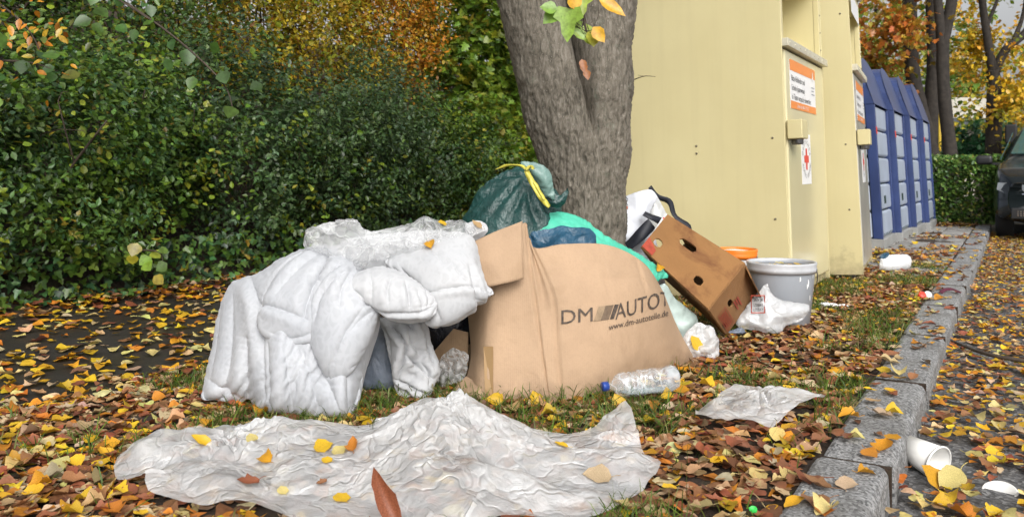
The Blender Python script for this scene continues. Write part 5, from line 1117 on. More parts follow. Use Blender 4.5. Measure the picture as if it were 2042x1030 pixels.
# --- fruit box
def fruit_box():
    A, B, C_, D = P(1331, 428, 4.00), P(1484, 524, 3.86), P(1412, 616, 3.60), P(1278, 493, 3.76); ex = P(1447, 664, 3.95) - C_; ex[2] = min(ex[2], -C_[2] + .015)
    e = empty('fruit_box', (C_ + ex) * [1, 1, 0], 'stained brown fruit box with hand holes tipped on its side against the shopping bag', 'box')
    def panel(name, a, b, c, d, mat, holes=(), par=e, res=12, th=.006):
        o2 = resample([(0, 0), (1, 0), (1, 1), (0, 1)], 1 / res); pts = list(o2); edges = [(i, (i + 1) % len(o2)) for i in range(len(o2))]
        for (hx, hy, rx, ry) in holes:
            n0 = len(pts); 
            for k in range(14):
                an = 2 * math.pi * k / 14; sx = math.copysign(abs(math.cos(an)) ** .6, math.cos(an)); sy = math.copysign(abs(math.sin(an)) ** .6, math.sin(an)); pts.append((hx + rx * sx, hy + ry * sy)); edges.append((n0 + (k + 1) % 14, n0 + k))
        r_ = geometry.delaunay_2d_cdt([Vector(p) for p in pts], edges, [], 1, 1e-6); fs = []
        for f in r_[2]:
            cx_, cy_ = np.mean([tuple(r_[0][i]) for i in f], 0)
            if not any(abs((cx_ - hx) / rx) ** 3 + abs((cy_ - hy) / ry) ** 3 < .8 for (hx, hy, rx, ry) in holes): fs.append(f)
        V = []; 
        for q in r_[0]:
            x, y = q; w_ = a * (1 - x) * (1 - y) + b * x * (1 - y) + c * x * y + d * (1 - x) * y; V.append(w_)
        V = np.array(V); V[:, 1] += .003 * fbm(V * 9, 2, 3)
        o = obj(name, V, fs, mat, par, False); mod(o, 'SOLIDIFY', thickness=th, offset=0); return o
    panel('bottom_panel', A, B, C_, D, M['banana'], [(.12, .68, .052, .085), (.40, .33, .115, .075), (.73, .75, .055, .075)])
    s = .992
    panel('end_panel', B + ex * .02, C_ + ex * .02, C_ + ex, B + ex, M['banana2'], [(.62, .42, .055, .10), (.93, .75, .05, .10)])
    panel('side_panel', D + ex * .01, C_ + ex * .01, C_ + ex, D + ex, M['banana2']); panel('side_panel', A + ex * .01, B + ex * .01, B + ex, A + ex, M['banana2'])
    panel('flap', B + ex * .05, B + ex, B + ex * 1.0 + P(1490, 560, 4) - P(1470, 520, 4) * 1.0, B + ex * .1 + P(1496, 545, 3.9) - P(1484, 520, 3.9), M['banana2'])
    nrm = np.cross(B - A, D - A); nrm /= np.linalg.norm(nrm); nrm = nrm if nrm[1] < 0 else -nrm
    f = lambda x, y: A * (1 - x) * (1 - y) + B * x * (1 - y) + C_ * x * y + D * (1 - x) * y + nrm * .008
    obj('red_label', [f(.005, .72), f(.16, .86), f(.16, .995), f(.005, .995)], [(0, 1, 2, 3)], M['redb'], e, False)
    n2_ = np.cross(C_ - B, ex); n2_ /= np.linalg.norm(n2_); n2_ = n2_ if n2_ @ (np.array([0, 0, CH]) - C_) > 0 else -n2_
    h = lambda x, y: (B + (C_ - B) * x) + ex * (.02 + .98 * y) + n2_ * .008
    for k in range(5): x0 = .62 + .03 * k; 
    def frame_(x0, x1, y0, y1, w_):
        for (a, b, c, d) in ((x0, x1, y0, y0 + w_), (x0, x1, y1 - w_, y1), (x0, x0 + w_, y0 + w_, y1 - w_), (x1 - w_, x1, y0 + w_, y1 - w_)): obj('print_mark', [h(a, c), h(b, c), h(b, d), h(a, d)], [(0, 1, 2, 3)], M['redb'], e, False)
    frame_(.74, .95, .32, .92, .012)
    for k in range(4): obj('print_mark', [h(.78 + k * .04, .38), h(.80 + k * .04, .38), h(.80 + k * .04, .86), h(.78 + k * .04, .86)], [(0, 1, 2, 3)], M['redb'], e, False)
    for k in range(3): obj('print_mark', [h(.44 + k * .05, .45), h(.47 + k * .05, .45), h(.47 + k * .05, .75 - .1 * (k == 1)), h(.44 + k * .05, .75 - .1 * (k == 1))], [(0, 1, 2, 3)], M['redb'], e, False)
    panel('inner_panel', A + ex * .9, B + ex * .9, C_ + ex * .9, D + ex * .9, M['board_in'])
    c0 = f(.42, .36) - nrm * .05 - nrm * .008
    for (nm, lb, dx, mt, sd) in (('purple_cloth', 'bundle of purple cloth seen through the hand hole of the fruit box', .035, 'purple', 51), ('orange_cloth', 'orange cloth seen through the hand hole of the fruit box', -.01, 'orangec', 52), ('white_cloth', 'white cloth seen through the hand hole of the fruit box', -.05, 'cloth', 53)):
        x, y = PX(c0 + np.array([dx, 0, -.02 * (sd == 51)])); o = inflate(nm, [(x - 20, y + 8), (x - 12, y - 14), (x + 8, y - 16), (x + 22, y + 4), (x + 10, y + 18), (x - 8, y + 20)], float(c0[1] - .02 * (sd == 51)), .03, M[mt], h=.012, press=4, scale=1.1, crumple=.02, seed=sd, steps=30); tag(o, lb, 'cloth')
M['redb'] = plain('red_box_print', (.34, .05, .025), .7, .25, 50)
fruit_box()
# --- buckets
M['bgrey'] = plain('grey_bucket_plastic', (.30, .32, .35), .4, .06, 4, dirt=((.75, .75, .76), 24, .66, .9)); M['wplast'] = plain('white_plastic', (.72, .72, .72), .35, .06, dirt=((.45, .43, .4), 6, .6, .4)); M['oplast'] = plain('orange_plastic', (.82, .2, .02), .35, .06)
M['rimg'] = plain('pale_grey_rim', (.46, .47, .49), .4, .15, 12, dirt=((.7, .7, .7), 30, .6, .7))
M['water'] = glassy('dirty_water', (.10, .09, .07), .8)
def bucket(name, label, px, Y, z, r, rb, mat, rimmat, fill=True):
    c = np.array([(px - 1021) / FPX * Y, Y, 0]); e = empty(name, c, label, 'bucket'); T = Matrix.Translation(Vector(c))
    MB().lathe([(.0005, .004), (rb * .9, .004), (rb, .012), (rb + (r - rb) * .9, z - .05), (r * .985, z - .012), (r * .955, z - .014), (rb * .97, .02), (.0005, .02)], 40, T).build('wall', mat, e, True)
    MB().lathe([(r * .97, z - .045), (r * 1.035, z - .05), (r * 1.045, z - .03), (r * 1.02, z - .022), (r * 1.05, z - .008), (r * 1.04, z), (r * .975, z + .001), (r * .96, z - .012), (r * .97, z - .045)], 40, T).build('rim', rimmat, e, True)
    if fill: MB().lathe([(.0005, z - .02), (r * .955, z - .02)], 30, T).build('water', M['water'], e)
    q = [c + np.array([r * 1.05 * math.cos(a), r * 1.05 * math.sin(a) , z - .03 - .14 * math.sin((a + .55) / 1.9 * math.pi) * .9]) for a in np.linspace(-.55, 1.35, 14)]
    MB().tube(q, .0025, 6).build('handle', M['lockd'], e, True); return e, c
eb, cbk = bucket('grey_bucket', 'grey plastic bucket with paint-splashed white rim, beside the nearest cream bin', 1558, 4.33, .315, .165, .138, M['bgrey'], M['rimg'])
for i, (a, zz, l) in enumerate([(-.95, .2, .05), (-1.0, .19, .03), (-.72, .24, .05), (-1.3, .23, .025), (-.55, .17, .02), (-.8, .13, .03)]):
    rr = .138 + .027 * zz / .29 + .003; V = [cbk + np.array([rr * math.cos(a + d), rr * math.sin(a + d), zz + dz]) for d, dz in ((-.02, 0), (.02, .005), (.03, l * .5), (.012, l), (-.02, l * .8))]
    o = obj('paint_splash', V, [tuple(range(5))], M['paper'], eb, False)
bucket('orange_rimmed_bucket', 'white bucket with an orange rim behind the fruit box', 1468, 4.62, .352, .108, .09, M['wplast'], M['oplast'])
# --- small bags right of the large box
o = inflate('white_bag', [(1466, 645), (1490, 603), (1512, 578), (1530, 562), (1546, 588), (1585, 600), (1614, 608), (1602, 640), (1568, 650), (1548, 668), (1512, 664), (1482, 657)], lambda x, y: 4.06 + (660 - y) * .0006, .07, M['whitebag'], h=.012, press=3, scale=1.12, pin=.35, crumple=.03, cs=14, split=16, key='whitebag', wr=(crumple_f(60, .040, 31, 5), crumple_f(24, .010, 61, 4)), fine=1, seed=21, col=Z0, face_pin=.03)
tag(o, 'crumpled white carrier bag with a small print in front of the grey bucket', 'bag')
V = []; F = []
for (x0, y0, x1, y1) in ((1497, 588, 1525, 590), (1497, 622, 1525, 624), (1497, 590, 1499, 622), (1523, 590, 1525, 622)):
    for (x, y) in ((x0, y0), (x1, y0), (x1, y1), (x0, y1)):
        hh = on_thing(['whitebag'], x, y); V.append(hh[0] + Vector((0, -.006, .001)) if hh else P(x, y, 3.99))
    F.append(tuple(range(len(V) - 4, len(V))))
obj('print_frame', V, F, M['redb'], o, False)
for i, (s_, y) in enumerate((('SKV JA', 600), ('LOSBAY', 611), ('LOSBAY', 620))):
    g_, f_ = text_geo(s_, 1.); w_ = g_[:, 0].max(); V = []
    for p in g_:
        x = 1502 + p[0] / w_ * 19; yy = y - p[1] / .7 * 6.5; hh = on_thing(['whitebag'], x, yy); V.append(hh[0] + Vector((0, -.006, .001)) if hh else P(x, yy, 3.99))
    tag(obj('lettering', V, f_, M['ink'], o, False), kind='stuff')
tag(inflate('pale_bag', [(1296, 580), (1325, 562), (1350, 590), (1388, 622), (1394, 655), (1370, 690), (1335, 690), (1310, 640)], 3.72, .05, M['pale_bag'], h=.014, press=3, scale=1.1, crumple=.025, cs=14, seed=22, col=Z0, key='pale', wr=(crumple_f(30, .016, 33, 5),)), 'pale greenish white bag squeezed under the fruit box', 'bag')
tag(inflate('clear_bag', [(1352, 700), (1362, 668), (1380, 648), (1398, 640), (1424, 655), (1436, 682), (1434, 708), (1420, 722), (1392, 716), (1370, 722)], lambda x, y: 3.50 + (720 - y) * .0008, .04, M['film'], h=.0095, press=2, scale=1.14, crumple=.035, cs=20, pin=.4, seed=23, col=Z0, split=16, key='clearbag', wr=(crumple_f(26, .022, 34, 6), crumple_f(11, .008, 35, 5)), bend=.04, face_pin=.05), 'small clear crumpled bag at the right end of the large box, yellow leaf stuck on', 'bag')
tag(inflate('grey_bag', [(1448, 660), (1462, 655), (1480, 652), (1490, 668), (1470, 672), (1452, 671)], 4.0, .02, M['bluebag'], h=.010, press=2, scale=1.15, crumple=.02, seed=24, col=Z0, sp=2), 'small grey plastic scrap under the corner of the fruit box', 'plastic')
tag(inflate('crumpled_bag', [(1752, 540), (1754, 512), (1775, 505), (1800, 504), (1817, 510), (1816, 530), (1800, 541), (1775, 543)], 6.5, .08, M['whitebag'], h=.022, press=3, scale=1.12, crumple=.04, cs=9, seed=25, col=Z0, sp=2), 'crumpled whitish plastic bag at the foot of the second cream bin', 'bag')
tag(inflate('blue_bag_scrap', [(1752, 512), (1762, 503), (1775, 503), (1772, 512), (1760, 516)], 6.42, .02, M['petrol'], h=.015, press=2, scale=1.1, seed=26, sp=2, col=Z0), 'blue plastic scrap on the crumpled whitish bag', 'plastic')
tag(inflate('paper_tissue', [(1633, 612), (1636, 602), (1660, 606), (1690, 612), (1692, 624), (1670, 622), (1650, 617)], 4.78, .02, M['paper'], h=.014, press=2, scale=1.12, crumple=.02, cs=18, seed=27, sp=2, col=Z0), 'crumpled white paper on the grass right of the grey bucket', 'paper')
for (px, py, mt, nm, lb) in ((1838, 590, 'red', 'bottle_top', 'tiny red bottle top on the leaves by the pavement'), (1849, 589, 'paper', 'bottle_top', 'tiny blue and white bottle top on the leaves by the pavement')):
    p = G(px, py, .02); o = MB().lathe([(.0005, .02), (.02, .02), (.023, .016), (.023, -.006)], 14, Matrix.Translation(Vector(p)) @ Matrix.Rotation(.9, 4, 'X')).build(nm, M[mt], None, True); tag(o, lb, 'bottle top')
o = ribbon([G(1876, 583, .02), G(1884, 577, .03), G(1897, 576, .03), G(1910, 580, .025), G(1912, 583, .02)], .025, plain('maroon_ribbon', (.09, .01, .03), .6), 'ribbon', None); tag(o, 'dark maroon ribbon lying across the kerb by the pavement', 'ribbon')
p = G(1503, 1014, .04); o = inflate('green_wrapper', [(1492, 1010), (1500, 1005), (1511, 1010), (1508, 1021), (1497, 1019)], float(p[1]), .006, poly_bag('green_foil', (.05, .6, .1), .3), h=.005, scale=1.15, crumple=.01, seed=28, sp=2); tag(o, 'tiny bright green wrapper among the leaves beside the kerb', 'wrapper')
# --- bottle
def bottle():
    a = P(1212, 783, 2.80); b = P(1349, 772, 2.875); a[2] = .07; b[2] = .078; ax = Vector(b - a); Ln = ax.length; q = ax.to_track_quat('Z', 'X').to_matrix().to_4x4(); q.translation = Vector(a)
    e = empty('water_bottle', (a + b) / 2 * [1, 1, 0], 'dented clear water bottle with blue cap lying in front of the large box', 'bottle')
    pr = [(.012, 0), (.0125, .012), (.018, .02), (.033, .036), (.0405, .056)]; z = .06
    for k in range(6): pr += [(.0405, z + .004), (.0375, z + .009), (.0405, z + .014)]; z += .0165
    pr += [(.041, z + .01), (.0415, z + .04), (.041, Ln - .02), (.036, Ln - .004), (.02, Ln), (.0005, Ln - .008)]
    m = MB().lathe(pr, 36); V = np.array(m.v); d = fbm(V * 26, 3, 6)[:, None] * .0045; rr = np.linalg.norm(V[:, :2], axis=1, keepdims=True) + 1e-6; V[:, :2] += V[:, :2] / rr * d * (rr > .02)
    V = V @ np.array(q)[:3, :3].T + np.array(q)[:3, 3]; o = obj('shell', V, m.f, M['pet'], e); keep_bvh('bottle', V, [f for f in m.f])
    MB().lathe([(.0005, -.02), (.0145, -.02), (.0155, -.017), (.0155, .0), (.0005, .001)], 20, q).build('cap', M['bcap'], e, True)
    w_ = MB().lathe([(.0005, .05), (.030, .06), (.037, .09), (.037, Ln - .03), (.0005, Ln - .03)], 24); W_ = np.array(w_.v) @ np.array(q)[:3, :3].T + np.array(q)[:3, 3]; W_[:, 2] = np.minimum(W_[:, 2], .045); obj('water', W_, w_.f, M['bwater'], e)
M['pet'] = film('clear_bottle_plastic', (.85, .9, .95), .07, .2, .05, 8, .15, .1); M['bcap'] = plain('blue_cap', (.02, .06, .3), .35, .1); M['bwater'] = glassy('bottle_water', (.45, .6, .66), .4)
bottle(); OUT['bottle'] = np.array([(1188, 800), (1190, 775), (1345, 748), (1352, 785), (1300, 798)], float)
# --- plastic sheets on the ground
def ground_film(name, poly, H, mat, h, scale, seed, key, steps=55, crumple=.02, cs=12, z0=.03, sp=3, layers=1, aniso=(1, 1, 1), g=-2.5):
    poly = smooth_poly(poly, sp) if sp else np.array(poly, float); W2 = np.array([G(x, y)[:2] for x, y in poly]); V2, F, bi = tri2d(W2, h, seed)
    nz = fbm(np.stack([V2[:, 0] * cs, V2[:, 1] * cs, np.full(len(V2), seed * 1.3)], 1), 4, seed); rd = 1 - np.abs(fbm(np.stack([V2[:, 0] * cs * .6, V2[:, 1] * cs * 1.1, np.full(len(V2), seed * 2.3)], 1), 2, seed + 3))
    X = np.stack([V2[:, 0], V2[:, 1], z0 + H(V2[:, 0], V2[:, 1]) + crumple * (nz + 1.3 * (rd - .5)).clip(-.5, 3)], 1); R = np.stack([V2[:, 0], V2[:, 1], H(V2[:, 0], V2[:, 1]) * 1.], 1)
    def col(Q): Q[:, 2] = np.maximum(Q[:, 2], z0 + H(Q[:, 0], Q[:, 1]))
    if (np.cross(X[F[:, 1]] - X[F[:, 0]], X[F[:, 2]] - X[F[:, 0]])[:, 2].mean()) < 0: F = F[:, ::-1]
    X = pbd(X, F, R, scale * np.array(aniso), steps, 6, (0, 0, g), 0, col, (bi, X[bi].copy(), .02), .05)
    q1, q2 = V2[:, 0] * 800, V2[:, 1] * 800
    X[:, 2] = np.maximum(X[:, 2] + np.maximum(crumple_f(260, .055, seed, 4, (25, 70, 115))(q1, q2), -.02) + crumple_f(120, .020, seed + 1, 4, (35, 80, 140))(q1, q2) + crumple_f(60, .010, seed + 2, 4, (20, 75, 120))(q1, q2) + (radial(-160, 1840, 5, .036, 210, seed)(q1, q2) + radial(216, 1900, 6, .03, 90, seed + 1)(q1, q2) + radial(-600, 1850, 6, .03, 130, seed + 2)(q1, q2) if key == 'bigsheet' else radial(640, 2176, 6, .03, 120, seed)(q1, q2)), z0 * .7)
    o = obj(name, X, F, mat); mod(o, 'EDGE_SPLIT', split_angle=math.radians(24)); keep_bvh(key, X, F); OUT[key] = poly; return o
gs = lambda x, y, cx, cy, sx, sy, a=0.: np.exp(-(((x - cx) * math.cos(a) + (y - cy) * math.sin(a)) / sx) ** 2 - ((-(x - cx) * math.sin(a) + (y - cy) * math.cos(a)) / sy) ** 2)
def H1(x, y):
    return .125 * gs(x, y, -.20, 2.30, .14, .16, .2) + .05 * gs(x, y, -.02, 2.22, .2, .1) + .055 * gs(x, y, -.72, 2.32, .22, .12) + .03 * gs(x, y, -.6, 2.05, .25, .1, .3) + .03 * gs(x, y, -.1, 2.02, .3, .07, -.2) + .035 * gs(x, y, .27, 2.38, .07, .05) + .03 * gs(x, y, -.95, 2.2, .05, .06)
sh = ground_film('plastic_sheet', [(238, 945), (262, 915), (330, 900), (400, 872), (470, 885), (560, 876), (650, 868), (740, 862), (800, 842), (880, 838), (960, 842), (1040, 865), (1130, 880), (1200, 862), (1245, 852), (1262, 885), (1275, 920), (1306, 952), (1280, 985), (1240, 1010), (1180, 1040), (1050, 1062), (900, 1058), (760, 1066), (600, 1056), (480, 1052), (380, 1040), (310, 1020), (296, 985), (250, 975)], H1, M['film'], .0095, 1.06, 31, 'bigsheet', crumple=.004, cs=5, steps=20)
tag(sh, 'big crumpled clear plastic sheet spread over the leaves in the foreground', 'plastic sheet')
def H2(x, y): return .055 * gs(x, y, .80, 2.72, .2, .1, -.15) + .02 * gs(x, y, .66, 2.58, .1, .05)
s2 = ground_film('plastic_bag', [(1392, 865), (1396, 835), (1425, 822), (1440, 805), (1500, 797), (1570, 803), (1618, 815), (1640, 832), (1610, 845), (1560, 855), (1530, 868), (1470, 862), (1430, 872)], H2, M['film'], .0075, 1.06, 32, 'bag2', crumple=.004, cs=6, steps=20)
tag(s2, 'crumpled clear plastic bag lying flat between the bottle and the kerb', 'plastic bag')
# --- cup and lid on the road
M['cupw'] = plain('white_paper_cup', (.76, .75, .72), .45, .04, 8)
mz = P(1872, 924, 2.44); ax = Vector((.42, -.86, -.16)).normalized(); q = ax.to_track_quat('Z', 'Y').to_matrix().to_4x4(); q.translation = Vector(mz)
e = empty('paper_cup', mz * [1, 1, 0] + [0, 0, -.1], 'white paper cup lying on the leaves in the gutter', 'cup')
MB().lathe([(.0005, -.098), (.033, -.098), (.034, -.106), (.036, -.106), (.0495, -.003), (.0475, -.003), (.0345, -.096), (.0005, -.096)], 36, q).build('wall', M['cupw'], e, True)
MB().lathe([(.048, -.004), (.0525, -.004), (.053, 0), (.0505, .002), (.048, .001), (.048, -.004)], 36, q).build('rim', M['cupw'], e, True)
lz = P(1994, 985, 2.33); q = Vector((-.22, -.25, 1)).to_track_quat('Z', 'Y').to_matrix().to_4x4(); q.translation = Vector(lz); e = empty('cup_lid', lz * [1, 1, 0] + [0, 0, -.1], 'flat white plastic cup lid lying on the road at the right edge', 'lid')
MB().lathe([(.0005, .010), (.036, .010), (.040, .014), (.043, .013), (.046, .002), (.052, .0), (.052, -.006), (.049, -.006)], 36, q).build('top', M['cupw'], e, True)
MB().lathe([(.049, -.0065), (.0525, -.0065), (.0525, -.010), (.049, -.010), (.049, -.0065)], 36, q).build('rim', M['cupw'], e, True)
o = MB().tube(catmull([G(1895, 678, -.07), G(1950, 700, -.06), G(2000, 712, -.06), G(2090, 726, -.07)], 20), np.linspace(.006, .011, 20), 8).tube([G(1950, 700, -.06), G(1965, 695, -.05), G(1985, 694, -.05)], [.005, .004, .002], 6).build('stick', M['twig'], None, True); tag(o, 'thin dark stick lying across the leaves on the road', 'stick')

# ------------------------------------------------------------------ fallen leaves and grass
SHAPES = {'heart': lambda t: np.sin(np.clip(t, 0, 1) ** .62 * math.pi) ** .8, 'oval': lambda t: np.sin(t ** .8 * math.pi) ** .75, 'slim': lambda t: .34 * np.sin(t ** .9 * math.pi) ** .9, 'long': lambda t: .62 * np.sin(t ** .75 * math.pi) ** .8}
def leaf_geo(shape, nx, ny, curl, cup, fold, wav, seed, stalk=True):
    """unit leaf lying in xy, tip along +y, length 1"""
    r = np.random.default_rng(seed); t = np.linspace(0, 1, ny + 1); x = np.linspace(-1, 1, nx + 1); T, X = np.meshgrid(t, x, indexing='ij'); wd = .42 * SHAPES[shape](T) * (1 + .10 * r.normal(size=T.shape) * (np.abs(X) == 1))
    z = curl * (T - .45) ** 2 + cup * (X * wd / .42) ** 2 + fold * np.abs(X) * wd + wav * np.sin(T * 9 + seed) * X ** 2 * wd
    V = np.stack([X * wd + .06 * np.sin(T * 3 + seed) , T - .5, z], -1).reshape(-1, 3); m = nx + 1
    i, j = np.meshgrid(np.arange(ny), np.arange(nx), indexing='ij'); k = (i * m + j).ravel(); F = np.stack([k, k + 1, k + m + 1, k + m], 1).tolist()
    if stalk:
        n0 = len(V); b = V[nx // 2]; q = catmull([b, b + [.06, -.14, .03], b + [.03, -.3, .08]], 4); tv, tf = tube(q, .014, 4, False); V = np.vstack([V, tv]); F += [tuple(a + n0 for a in f) for f in tf]
    return V, F
COLS = {'yellow': (.66, .42, .025), 'golden': (.60, .31, .02), 'orange': (.50, .19, .025), 'brown': (.27, .125, .058), 'reddish brown': (.27, .09, .045), 'dark brown': (.13, .065, .036), 'tan': (.46, .31, .16), 'pale yellow': (.62, .52, .20), 'pale tan': (.5, .38, .24)}
def rot_rows(n, r, tilt):
    yaw = r.uniform(0, 2 * math.pi, n); a = r.normal(0, tilt, n); b = r.normal(0, tilt, n)
    cy, sy = np.cos(yaw), np.sin(yaw); ca, sa = np.cos(a), np.sin(a); cb, sb = np.cos(b), np.sin(b); Z = np.zeros(n); O = np.ones(n)
    Rz = np.stack([np.stack([cy, -sy, Z], 1), np.stack([sy, cy, Z], 1), np.stack([Z, Z, O], 1)], 1); Rx = np.stack([np.stack([O, Z, Z], 1), np.stack([Z, ca, -sa], 1), np.stack([Z, sa, ca], 1)], 1); Ry = np.stack([np.stack([cb, Z, sb], 1), np.stack([Z, O, Z], 1), np.stack([-sb, Z, cb], 1)], 1)
    return Rx @ Ry @ Rz
def litter(name, label, pos, size, colr, seed, tilt=.3):
    r = np.random.default_rng(seed); n = len(pos); protos = [leaf_geo(s, 2, 6, c, u, f, .12, k, False) for k, (s, c, u, f) in enumerate([('heart', .15, .05, .05), ('heart', -.15, .15, .05), ('oval', .2, -.1, .1), ('oval', .1, .15, .05), ('long', .4, .15, .3), ('long', -.25, .2, .15), ('heart', .35, .2, .15), ('oval', .05, .05, .03)])]
    pid = r.integers(0, len(protos), n); Vs = []; Fs = []; Cs = []; n0 = 0; R = rot_rows(n, r, tilt)
    for k, (V, F) in enumerate(protos):
        i = np.where(pid == k)[0]; X = np.einsum('nij,vj->nvi', R[i], V) * size[i, None, None]; X[..., 2] -= np.minimum(X[..., 2].min(1), 0)[:, None] * .55; X = X + pos[i][:, None]
        m = len(V); F = np.array(F); Vs.append(X.reshape(-1, 3)); Fs.append((F[None] + (np.arange(len(i)) * m)[:, None, None]).reshape(-1, 4) + n0); Cs.append(np.repeat(colr[i], m, 0)); n0 += len(i) * m
    o = obj(name, np.vstack(Vs), np.vstack(Fs), M['litter'], None, True, np.vstack(Cs)); tag(o, label, 'leaves', kind='stuff'); return o
def cpick(names, wts, n, r):
    c = np.array([COLS[k] for k in names]); w_ = np.array(wts, float); i = r.choice(len(names), n, p=w_ / w_.sum()); return np.clip(c[i] * r.normal(1, .18, (n, 1)).clip(.5, 1.5) * r.normal(1, .07, (n, 3)), .01, .9), i
NM = list(COLS)
W_TOP = [3., 1.8, 1.8, 2.6, 2.4, .8, 2.4, 1.6, 2.0]; W_LOW = [.4, .5, 1.2, 4, 2.6, 1.6, 2.4, .3, 1.4]
def world(u, v, z): return np.stack([u * ST_S + v * ST_C, u * ST_C - v * ST_S, z], 1)
FOOT = [np.array([G(x, min(max(y, 700), 1029.))[:2] for x, y in OUT[k]]) for k in ()]
def sheet_free(p):                        # no leaf standing inside a plastic sheet or a bag on the ground
    m = np.ones(len(p), bool)
    for k in ('bigsheet', 'bag2'):
        w2 = np.array([G(x, y)[:2] for x, y in OUT[k]]); m &= ~inside(p[:, :2], w2)
    return m
r = np.random.default_rng(21); A_ = []
def zone(n, u0, u1, v0, v1, z0, zr, wts, s0, s1, dens=None, tilt=.3):
    u = u0 + (u1 - u0) * r.random(n) ** 1.25; v = r.uniform(v0, v1, n)
    if dens is not None: k = r.random(n) < dens(u, v); u, v = u[k], v[k]
    n = len(u); z = z0 + zr * r.random(n); c, ci = cpick(NM, wts, n, r); return world(u, v, z), r.uniform(s0, s1, n), c, ci
patch = lambda u, v: np.clip(.8 + 1.1 * n2(u, v, 1.1, 31), .12, 1)
low = zone(14500, .7, 7.2, PATH_N - .1, KI - .02, .0, .008, W_LOW, .036, .066)
top = zone(5800, .7, 7.4, PATH_N - .25, KI - .01, .006, .010, W_TOP, .03, .056, patch)
far = zone(1500, 6.9, 14., -1.15, KI, .008, .012, W_TOP, .045, .075, lambda u, v: np.clip(.25 + 1.2 * n2(u, v, 1.4, 8) + np.clip((u - 11.5) * .3, 0, .8), .05, 1))
gut = zone(11500, .9, 13.5, KO + .0, 1.1, -.092, .012, [3, 2, 2.2, 2.6, 2, .8, 2.2, 2, 1.6], .03, .056, lambda u, v: np.clip(np.exp(-(v - KO) / .42) * 1.2 + np.where(v > .5, .16, .28), 0, 1) * (v < 1.1))
gut[0][:, 2] += np.clip(.03 * np.exp(-(UV(gut[0][:, 0], gut[0][:, 1])[1] - KO) / .12), 0, .05) * r.random(len(gut[0]))
onk = zone(150, 1.2, 12.5, KI, KO - .02, .014, .004, W_TOP, .04, .07)
pth = zone(2600, 1.2, 9.5, PATH_F, PATH_N, -.003, .006, [3.2, 2.4, 2.2, .8, .6, .3, 1.8, 2.2, .8], .04, .075)
hed = zone(2600, 1.2, 9.5, PATH_F - .3, PATH_F + .28, .0, .05, [1.5, 1.6, 2.2, 2.6, 1.6, .8, 1.6, .6, 1], .045, .075, lambda u, v: np.clip((PATH_F + .28 - v) / .3, .15, 1))
cat_ = lambda *z: [np.concatenate([q[k] for q in z]) for k in range(4)]
TOPALL = cat_(top, gut, onk)
# the 300 leaves that show largest become things of their own
p, s, c, ci = TOPALL; x, y = PX(p); sc_ = s / p[:, 1]; okp = (x > 8) & (x < 2034) & (y > 700) & (y < 1028) & sheet_free(p) & (p[:, 1] > 1.2)
pts2 = np.stack([x, y], 1)
for k, q in OUT.items(): okp &= ~inside(pts2, q)
okp &= ~inside(pts2, [(1800, 990), (1800, 860), (1920, 870), (1925, 975)]) & ~inside(pts2, [(1940, 1020), (1940, 950), (2042, 950), (2042, 1020)])
vis = okp & ((np.abs(p[:, 2] - .03) < .03) | (p[:, 2] < -.05)); u_, v_ = UV(p[:, 0], p[:, 1]); vis &= ~((v_ > KO) & (v_ < KO + .06))
order = np.argsort(-np.where(vis, sc_, 0)); sel = []; taken = np.zeros((0, 2))
for i in order:
    if not vis[i] or len(sel) >= 268: break
    if len(taken) and (np.hypot((taken[:, 0] - x[i]) / 1.6, taken[:, 1] - y[i]) < 7).any(): continue
    sel.append(i); taken = np.vstack([taken, (x[i], y[i])])
rest = np.ones(len(p), bool); rest[sel] = False; fr = sheet_free(p) | (p[:, 2] < .0075); rest &= fr; rest &= ~inside(pts2, [(1945, 1025), (1945, 955), (2040, 955), (2040, 1025)]) & ~inside(pts2, [(1812, 965), (1812, 875), (1912, 880), (1912, 975)]) & ~inside(pts2, [(1186, 806), (1190, 770), (1352, 745), (1356, 800)])
lf = sheet_free(low[0]) | (low[0][:, 2] < .0045)
litter('leaf_litter', 'carpet of yellow and brown fallen leaves over the verge, gutter and path', *[np.concatenate([p[rest], low[0][lf], far[0], pth[0], hed[0]])], *[np.concatenate([a[rest], low[k][lf] if k < 3 else 0, far[k], pth[k], hed[k]]) for a, k in ((s, 1), (c, 2))], 5, .13)
LM = [link_ for link_ in range(0)]
PRO = []
for k, (sh_, cu, cp, fo, pose) in enumerate([('heart', .12, .06, .05, 'flat'), ('heart', .45, .18, .15, 'curled'), ('oval', .12, .06, .08, 'flat'), ('oval', -.2, .35, .1, 'cupped'), ('long', .6, .2, .35, 'curled'), ('long', .15, .1, .2, 'flat'), ('oval', .55, -.2, .25, 'curled'), ('heart', -.25, .3, .1, 'cupped'), ('slim', .5, .3, .6, 'curled')]):
    V, F = leaf_geo(sh_, 4, 9, cu, cp, fo, .12, k, True); me = mesh('leaf', V, F); me.materials.append(M['oleaf']); PRO.append((me, {'heart': 'heart-shaped', 'oval': 'oval', 'long': 'narrow', 'slim': 'slim'}[sh_], pose, -V[:, 2].min()))
LAND = [('the water bottle', 1270, 790), ('the flat clear bag', 1520, 835), ('the left sheet end', 250, 945), ('the plastic sheet peak', 870, 810), ('the right sheet end', 1295, 950), ('the hanging duvet', 560, 835), ('the white sheet', 820, 795), ('the torn box corner', 920, 785),
        ('the large box end', 1385, 715), ('the paper cup', 1865, 925), ('the cup lid', 1995, 985), ('the small clear bag', 1410, 720), ('the carrier bag', 1540, 665), ('the grey bucket', 1560, 660), ('the road stick', 1960, 705), ('the kerb', 1720, 900), ('the bottom left corner', 60, 1000), ('the wet path', 150, 830), ('the green wrapper', 1503, 1013)]
used = {}
